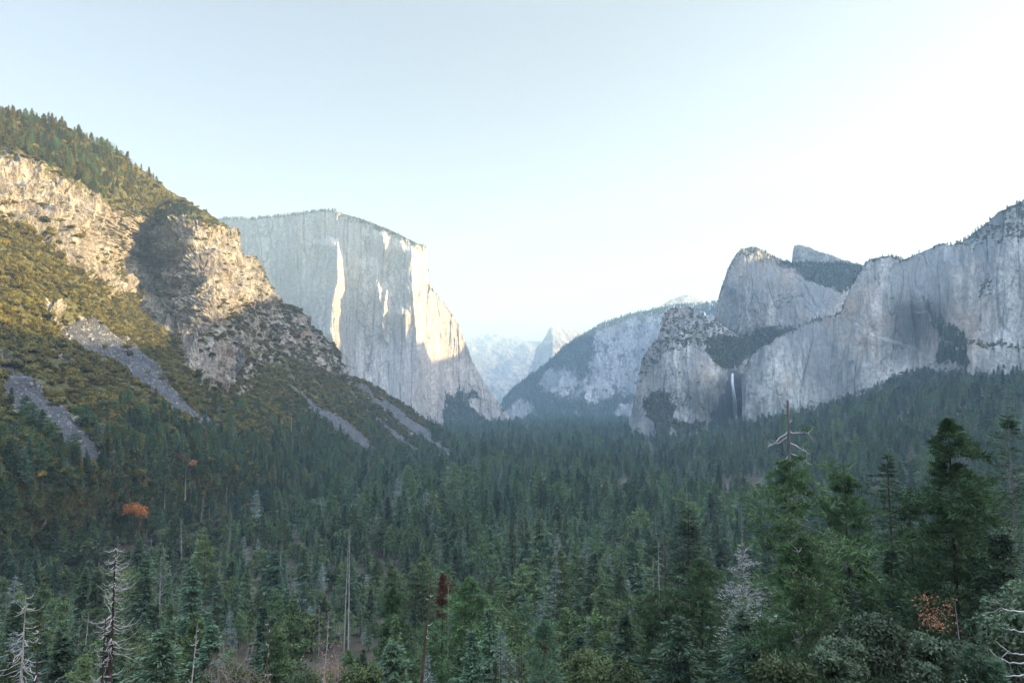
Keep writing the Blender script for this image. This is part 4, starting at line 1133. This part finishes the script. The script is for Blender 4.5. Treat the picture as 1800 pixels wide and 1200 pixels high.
hero('fir_tree', 752, 1148, 135, 18, 'tiny pale blue-grey fir at the foot of the slim pine', leaf='bluefir', seed=318, tuft=False, nb=80, per=5, seg=4, cl=.7, cw=.12)
hero('fir_tree', 1038, 1085, 155, 36, 'pale blue-grey fir with level sprays behind the young long-needled pine', leaf='bluefir', seed=319, tuft=False, nb=110, per=4, seg=4, cl=1, cw=.13, rise=.05)
hero('fir_tree', 478, 1085, 150, 30, 'narrow fir left of the middle bare oak', leaf='firhero', seed=320, tuft=False, nb=150, per=7, seg=5, cl=1.1, cw=.28)
for k, (x, y, D, w_, lb) in enumerate([(285, 1105, 120, 40, 'full green fir right of the charred two-stemmed dead tree'), (110, 1120, 125, 38, 'dark fir between the two bare trees at lower left'), (28, 1060, 150, 40, 'dark fir at the lower left corner'), (690, 1130, 110, 34, 'low green fir at the bottom left of the leaning trunk'),
                                       (1100, 1080, 120, 40, 'dark fir left of the pine with the double dead top'), (1190, 1080, 105, 60, 'dark bushy fir at the bottom below the double dead top'), (1340, 1090, 95, 58, 'dark bushy fir at the bottom between the dying fir and the broad pine'), (1475, 1010, 105, 60, 'dark fir low behind the palest live oak'), (1565, 960, 118, 60, 'dark fir low in front of the grey-green fir'), (1760, 930, 95, 70, 'shadowy fir at right below the sparse-topped fir')]):
    hero('fir_tree', x, y, D, w_, lb, leaf='firhero', seed=330 + k, tuft=False, nb=210, per=8, seg=6, cl=1.05, cw=.27, cb=.03, shape=.7)

# dying tree with a rust-red top, bare stem below
hero('dying_tree', 778, 1008, 170, 11, 'dying tree with a rust-red top on a bare dark stem', leaf='rust', bark='char', seed=340, nb=70, shape=.5, cb=.7, seg=4, per=3, cl=.9, cw=.22, tn=4, tr=.35)

def dead(name, px, py, D, label, nb, bl, wood='deadwood', stem='greywood', seed=0, tr=.3, cb=.2, curve=.35, brad=.06, sub=1, tilt=(0, 0), minlen=.3):
    loc, h = spot(px, py, D); o = tree_root(name, loc, label, tilt=tilt); o['category'] = 'dead tree'
    r = np.random.default_rng(seed); T = MB(); B = MB()
    ax = trunk_mb(T, h, tr, seed, .0, 1.0, 7)
    for i in range(nb):
        t = cb + (.97 - cb) * r.random(); L = bl * (minlen + (1 - minlen) * r.random()) * (1 - .8 * (t - cb) / (1 - cb))
        bough(B, ax(np.array([t * h]))[0], r.random() * 6.28, L, r, rise=-.18 + .1 * r.normal(), curl=curve, rad=brad, twigs=sub)
    link('trunk', T.mesh('trunk', [M[stem]], True), o)
    if nb: link('bare_crown', B.mesh('bare_crown', [M[wood]], True), o)
    return o
dead('dead_tree', 204, 952, 92, 'tall charred dead tree with dense up-curved pale branches', 130, 8.0, stem='char', seed=401, tr=.36, cb=.08, curve=.34, brad=.048)
dead('dead_tree', 186, 1085, 90, 'shorter charred stem beside the tall charred dead tree', 36, 4.5, stem='char', seed=402, tr=.28, cb=.15, brad=.045)
dead('dead_tree', 45, 1042, 90, 'bleached dead tree with spreading bare branches at far left', 80, 9.0, stem='deadwood', seed=403, tr=.24, cb=.1, curve=.08, brad=.05)
dead('dead_tree', 69, 1092, 86, 'thin dark dead stem right of the bleached tree at far left', 18, 3.4, stem='char', seed=404, tr=.2)
dead('dead_tree', 336, 1092, 88, 'small bleached snag with twisted stub branches behind the left bare oak', 22, 2.2, stem='deadwood', seed=405, tr=.16, curve=.3, tilt=(0, .05))
dead('dead_tree', 472, 1072, 100, 'slim dead stem with reddish base above the bare oaks', 24, 2.0, stem='redbark', seed=406, tr=.2, cb=.3)
dead('dead_tree', 566, 1078, 100, 'slanting bleached snag left of the right bare oak', 16, 2.0, stem='deadwood', seed=407, tr=.16, tilt=(0, .06))
dead('dead_pole', 738, 1008, 130, 'leaning bare brown trunk with a few hooked pale limbs near its base', 7, 3.6, stem='redbark', seed=408, tr=.4, cb=.12, curve=.5, brad=.09, sub=0, tilt=(0, .075), minlen=.7)
dead('dead_tree', 789, 1030, 166, 'broken pale snag right beside the rust-red topped tree', 14, 2.4, stem='deadwood', seed=409, tr=.28, cb=.6)
dead('dead_pole', 917, 1105, 120, 'thin straight brown dead trunk left of the young long-needled pine', 2, 1, stem='redbark', seed=410, tr=.2)
dead('dead_tree', 1147, 975, 152, 'slender branchy snag left of the pine with the double dead top', 30, 1.6, stem='greywood', seed=412, tr=.16, cb=.5)
dead('dead_pole', 1440, 925, 108, 'thin straight grey dead pole behind the broad pine with bleached limbs', 0, 1, stem='deadwood', seed=413, tr=.13)
dead('dead_tree', 1460, 885, 125, 'grey snag with hooked stubs left of the dark pointed pine', 16, 1.8, stem='greywood', seed=414, tr=.2, cb=.4)
dead('dead_tree', 1303, 880, 260, 'tall spindly grey snag above the pale dying fir', 60, 2.2, stem='greywood', seed=415, tr=.25, cb=.2)
dead('dead_pole', 1693, 1055, 70, 'slim pale dead pole below the biggest pine', 0, 1, stem='greywood', seed=416, tr=.1, tilt=(0, -.06))
dead('dead_tree', 616, 925, 340, 'tall bleached double snag in the middle left forest', 40, 2.4, stem='deadwood', seed=417, tr=.4, cb=.3)
dead('dead_tree', 609, 930, 342, 'bleached snag leaning against its taller double', 30, 2.0, stem='deadwood', seed=418, tr=.35, cb=.3, tilt=(0, .02))
def dead_on_slope(px, py, hpx, label, seed, nb=40, bl=2.4, stem='deadwood', D=None):
    D = D or float(D_L(px, py + hpx)) - 12; p = P(px, py + hpx, D); h = hpx * D / F
    o = tree_root('dead_tree', p, label); o['category'] = 'dead tree'; T = snag(seed, h, h * .012, nb, bl, .15, .1, .01, brad=.08, sub=0)
    link('trunk', T.mesh('trunk', [M[stem]], True), o)
for k, a in enumerate([(548, 832, 52, 'bleached bare snag above the middle left forest'), (512, 722, 40, 'pale dead fir standing alone in the scrub of the middle slope'), (514, 765, 38, 'second pale dead fir directly below the lone one on the middle slope'), (325, 818, 60, 'pale leaning snag above and right of the orange oak'),
                       (289, 838, 55, 'grey feathery dead fir right of the orange oak'), (397, 845, 62, 'grey dead fir with feathery branches in the left forest'), (698, 815, 32, 'thin pale snag at the foot of the middle scree'), (590, 655, 22, 'small pale snag near the brink of the left cliff')]):
    dead_on_slope(*a[:3], a[3], 430 + k, 90 if 'fir' in a[3] else 24, 3.0 if 'fir' in a[3] else 2.0, 'greywood' if 'grey' in a[3] else 'deadwood')

# broadleaf trees
def leafy(name, px, py, D, hw, Hpx, label, leaf, n, cl, cw, seed, nl=14, bark='bark', loc=None, h=None, flat=.8):
    if loc is None: loc, h = spot(px, py, D)
    R = hw * D / F; Hc = Hpx * D / F
    o = tree_root(name, loc, label); r = np.random.default_rng(seed)
    T = MB()
    for k in range(3): branching(T, (0, 0, 0), np.array([r.normal() * .3, r.normal() * .3, 1]), max(1.0, (h - Hc * .4) * .5), .05 + R * .025, 2, r)
    link('trunk', T.mesh('trunk', [M[bark]], True), o)
    C = blob_crown(seed, R, Hc, h - Hc * 1.02, nl, n, cl, cw, flat=flat)
    v = np.concatenate(C.v); dz = h - v[:, 2].max(); C.v = [a + np.array([0, 0, dz]) for a in C.v]
    link('crown', C.mesh('crown', [M[leaf]]), o)
    return o
leafy('oak_tree', 1522, 1068, 46, 66, 160, 'palest live oak with small glossy leaves at the bottom right of centre', 'paleoak', 15000, .27, .15, 501, 22)
leafy('oak_tree', 1470, 1120, 40, 45, 110, 'lower live oak at the left foot of the palest live oak', 'paleoak', 8000, .25, .14, 502, 14)
leafy('oak_tree', 1618, 1105, 48, 55, 120, 'grey-green live oak right of the palest live oak', 'paleoak', 11000, .27, .15, 503, 18)
o = leafy('oak_tree', 1785, 1018, 44, 62, 200, 'live oak at the right edge with white bare limbs reaching left', 'paleoak', 13000, .27, .15, 504, 22)
mb = MB(); r = np.random.default_rng(90)
for k, (px, py, L, ri) in enumerate([(1800, 1075, 2.2, .28), (1805, 1108, 1.8, .22), (1800, 1165, 1.9, .18), (1800, 1185, 2.0, .05), (1800, 1150, 1.7, .3)]):
    q = P(px, py, 41) - np.array(o.location); bough(mb, q, PI + rr(-.2, .2), L, r, ri, .12, .05, 3)
link('bare_limb', mb.mesh('bare_limb', [M['deadwood']], True), o)
leafy('oak_tree', 1700, 1120, 52, 50, 120, 'shadowed live oak between the orange-leaved tree and the right edge', 'paleoak', 8000, .26, .14, 505, 14)
leafy('oak_tree', 1028, 1138, 88, 52, 110, 'dense round dark oak right of the young long-needled pine', 'oak', 12000, .42, .24, 506, 18)
leafy('oak_tree', 1092, 1165, 80, 40, 90, 'second dark oak low beside the dense round one', 'oak', 8000, .4, .22, 507, 14)
leafy('oak_tree', 1380, 1150, 60, 50, 100, 'dark oak scrub below the broad pine with bleached limbs', 'oak', 9000, .32, .18, 508, 14)
leafy('oak_tree', 640, 1165, 75, 45, 80, 'yellow-green leafy tree at the bottom right of the bare oaks', 'oak', 7000, .35, .2, 509, 12)
leafy('orange_tree', 1650, 1042, 80, 36, 110, 'small tree with sparse orange-brown leaves below the biggest pine', 'rust', 420, .24, .15, 510, 26)
D = Dor; p = P(235, 930, D)
leafy('orange_tree', 235, 882, D, 21, 34, 'round bright orange oak in the dark forest at left', 'gold', 3000, 1.0, .65, 512, 14, loc=p, h=48 * D / F)
for k, (px, py, w_, lb) in enumerate([(275, 765, 6, 'tiny orange tree above the reddish ones on the left slope'), (318, 792, 13, 'dull reddish tree on the left slope above the orange oak'), (338, 808, 9, 'smaller dull reddish tree below the larger dull reddish one'), (437, 882, 8, 'rusty topped tree in the left forest right of the orange oak')]):
    D = float(D_L(px, min(py + 25, lin(BOT_L, px)))) - 10; p = P(px, py + 25, D)
    leafy('orange_tree', px, py, D, w_, w_ * 1.6, lb, 'rust' if 'dull' in lb or 'rusty' in lb else 'gold', 900, .9, .55, 520 + k, 7, loc=p, h=25 * D / F)
def bare_oak(px, py, D, hw, label, seed, leaves=250):
    loc, h = spot(px, py, D); o = tree_root('bare_tree', loc, label); r = np.random.default_rng(seed); T = MB(); tips = []
    for k in range(5): branching(T, (0, 0, 0), np.array([r.normal() * .45, r.normal() * .45, 1]), h * .40, .12, 4, r, up=.04, kids=3, tips=tips, curl=.3)
    v = np.concatenate(T.v); s = h / v[:, 2].max(); sx = (hw * D / F) / np.abs(v[:, 0]).max() * 1.1
    sc_ = np.array([sx, sx, s]); T.v = [a * sc_ for a in T.v]
    link('trunk', T.mesh('trunk', [M['twig']], True), o)
    C = MB(); tp = np.array(tips) * sc_; q = tp[r.integers(0, len(tp), leaves)] + r.normal(size=(leaves, 3)) * .25
    C.cards(q, r.normal(size=(leaves, 3)), .2, .13, r); link('leaf_remnant', C.mesh('leaf_remnant', [M['rust']]), o)
bare_oak(405, 1105, 72, 70, 'leafless grey oak with tangled twigs at the bottom left', 601)
bare_oak(585, 1118, 74, 52, 'leafless oak with a few rusty leaves left of the leaning trunk', 602, 600)
bare_oak(1355, 1128, 62, 40, 'leafless tangled bush below the pale dying fir', 603, 40)
bare_oak(470, 1150, 60, 40, 'low leafless bush at the bottom between the bare oaks', 604, 120)
# foreground sprigs at the lower right
hero('young_pine', 1712, 1142, 34, 40, 'low bright green pine top at the bottom right', leaf='youngpine', seed=350, nb=60, shape=.4, seg=4, per=3, cl=.5, cw=.045, tn=10, cb=.3, irregular=.3)
hero('young_pine', 1752, 1165, 33, 22, 'smaller bright green pine top right of the other low one', leaf='youngpine', seed=351, nb=40, shape=.4, seg=4, per=3, cl=.45, cw=.045, tn=9, cb=.3, irregular=.3)
for k, (px, py, D, w_, lb) in enumerate([(1575, 1192, 14, 22, 'yellowish manzanita sprig leftmost along the bottom edge'), (1612, 1188, 14, 20, 'pale green manzanita sprig in the middle of the bottom edge sprigs'), (1690, 1192, 14, 24, 'pale green manzanita sprig rightmost along the bottom edge')]):
    loc, h = spot(px, py, D); o = tree_root('manzanita_bush', loc, lb); o['category'] = 'shrub'; r = np.random.default_rng(610 + k); T = MB(); tips = []
    for q in range(4): branching(T, (0, 0, 0), np.array([r.normal() * .35, r.normal() * .35, 1]), h * .45, .02, 2, r, tips=tips)
    v = np.concatenate(T.v); s = np.array([w_ * D / F / np.abs(v[:, 0]).max()] * 2 + [(h - .04) / v[:, 2].max()]); T.v = [a * s for a in T.v]
    link('stem', T.mesh('stem', [M['redbark']], True), o)
    C = MB(); tp = np.array(tips) * s; q = tp[r.integers(0, len(tp), 420)] + r.normal(size=(420, 3)) * .06
    C.cards(q, r.normal(size=(420, 3)) + [0, 0, .8], .055, .04, r); link('leaf_cluster', C.mesh('leaf_cluster', [M['manz']]), o)
# pale dead brush in the small clearing on the valley floor
for k in range(46):
    a = rng.random() * 6.28; q = math.sqrt(rng.random()); x, y = 330 + 190 * q * math.cos(a), 1330 + 70 * q * math.sin(a)
    o = link('bare_tree', BARE[k % 2]); s = rr(.5, .95); o.location = (x, y, float(ground(x, y)) - .3); o.scale = (s * 1.3, s * 1.3, s); o.rotation_euler = (0, 0, rr(0, 6.28))
    tag(o, 'leafless greyish tree in the small valley clearing', 'tree', 'leafless trees in the valley clearing')

# ------------------------------------------------------------------ waterfall
i0 = np.linspace(0, 1, 26)
wpx = lin([(0, 1287.5), (.2, 1287), (.55, 1291), (1, 1294)], i0); wpy = 656 + 86 * i0
wD = np.array([D_W(a, c) for a, c in zip(wpx, wpy)]) - 40 - 60 * i0
wc = P(wpx, wpy, wD); r = np.random.default_rng(8)
wid = 4.0 + 5.5 * i0 ** .7 + r.random(26) * 1.2
prof = np.array([(-1, 0), (-.6, -.55), (0, -.8), (.6, -.5), (1, 0), (.5, .5), (-.5, .5)])
WV = wc[:, None] + prof[None, :, :1] * wid[:, None, None] * np.array([1, 0, 0]) + prof[None, :, 1:] * wid[:, None, None] * np.array([0, 1, 0])
WV[..., 0] += 1.4 * fbm(WV, (3, 3, 30), 3)
ii = np.arange(25)[:, None] * 7; jj = np.arange(7)[None]; j2 = (jj + 1) % 7
mw, nt, b, _ = newmat('falling_water')
pos = N(nt, 'ShaderNodeNewGeometry').outputs['Position']
nt.links.new(ramp(nt, noise(nt, pos, .5, 5, .6, (1, 1, .07)), [(.35, (.34, .38, .42)), (.66, (.62, .66, .69))]), b.inputs['Base Color'])
tag(link('waterfall', mesh_from('waterfall', WV, np.stack([ii + jj, ii + j2, ii + 7 + j2, ii + 7 + jj], -1).reshape(-1, 4), [mw], smooth=True)), 'thin white waterfall dropping down the dark cleft between the grey cliffs', 'waterfall')

# ------------------------------------------------------------------ light, sky, air
sun = bpy.data.lights.new('sun', 'SUN'); sun.energy = 5.0; sun.angle = math.radians(.5); sun.color = (1.0, .73, .37)
so = bpy.data.objects.new('sun', sun); COL.objects.link(so)
from mathutils import Vector
so.rotation_euler = Vector(tuple(SDIR)).to_track_quat('Z', 'Y').to_euler()
w = bpy.data.worlds.new('World'); scene.world = w; w.use_nodes = True
nt = w.node_tree; bg = nt.nodes['Background']
sk = nt.nodes.new('ShaderNodeTexSky'); sk.sky_type = 'NISHITA'; sk.sun_disc = False
sk.sun_elevation = SUN_EL; sk.sun_rotation = SUN_AZ
sk.altitude = 1300; sk.air_density = 1.0; sk.dust_density = 3.4; sk.ozone_density = 1.0
skc = mix(nt, 1.0, sk.outputs[0], (1.0, .70, .60), 'MULTIPLY')
# added fill light: sky made many times brighter overhead, outside the view
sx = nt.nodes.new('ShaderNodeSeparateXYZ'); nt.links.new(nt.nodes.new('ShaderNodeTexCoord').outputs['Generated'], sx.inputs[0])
overhead_fill = ramp(nt, sx.outputs[2], [(.5, 0), (.82, 1)], 'EASE')
skc = mix(nt, overhead_fill, skc, mix(nt, 1.0, skc, (11.0, 11.8, 10.8), 'MULTIPLY'))
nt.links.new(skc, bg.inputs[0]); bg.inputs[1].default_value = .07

hz = [(-9000, -1500, -400), (13000, -1500, -400), (13000, 19500, -400), (-9000, 19500, -400), (-9000, -1500, 2300), (13000, -1500, 2300), (13000, 19500, 2300), (-9000, 19500, 2300)]
mh = bpy.data.materials.new('air'); mh.use_nodes = True; nt = mh.node_tree; nt.nodes.clear()
out = nt.nodes.new('ShaderNodeOutputMaterial'); pv = nt.nodes.new('ShaderNodeVolumePrincipled')
pv.inputs['Color'].default_value = (.56, .84, 1.0, 1); pv.inputs['Density'].default_value = 8.5e-5; pv.inputs['Anisotropy'].default_value = .2
nt.links.new(pv.outputs[0], out.inputs['Volume'])
tag(link('haze', mesh_from('haze', hz, [(0, 3, 2, 1), (4, 5, 6, 7), (0, 1, 5, 4), (1, 2, 6, 5), (2, 3, 7, 6), (3, 0, 4, 7)], [mh])), 'pale blue haze filling the valley air', 'haze', kind='stuff')

scene.cycles.diffuse_bounces = 8
vs = scene.view_settings
scene.display_settings.display_device = 'sRGB'
vs.view_transform = 'Standard'; vs.look = 'None'; vs.gamma = 1.0; vs.exposure = 2.66; vs.use_curve_mapping = False
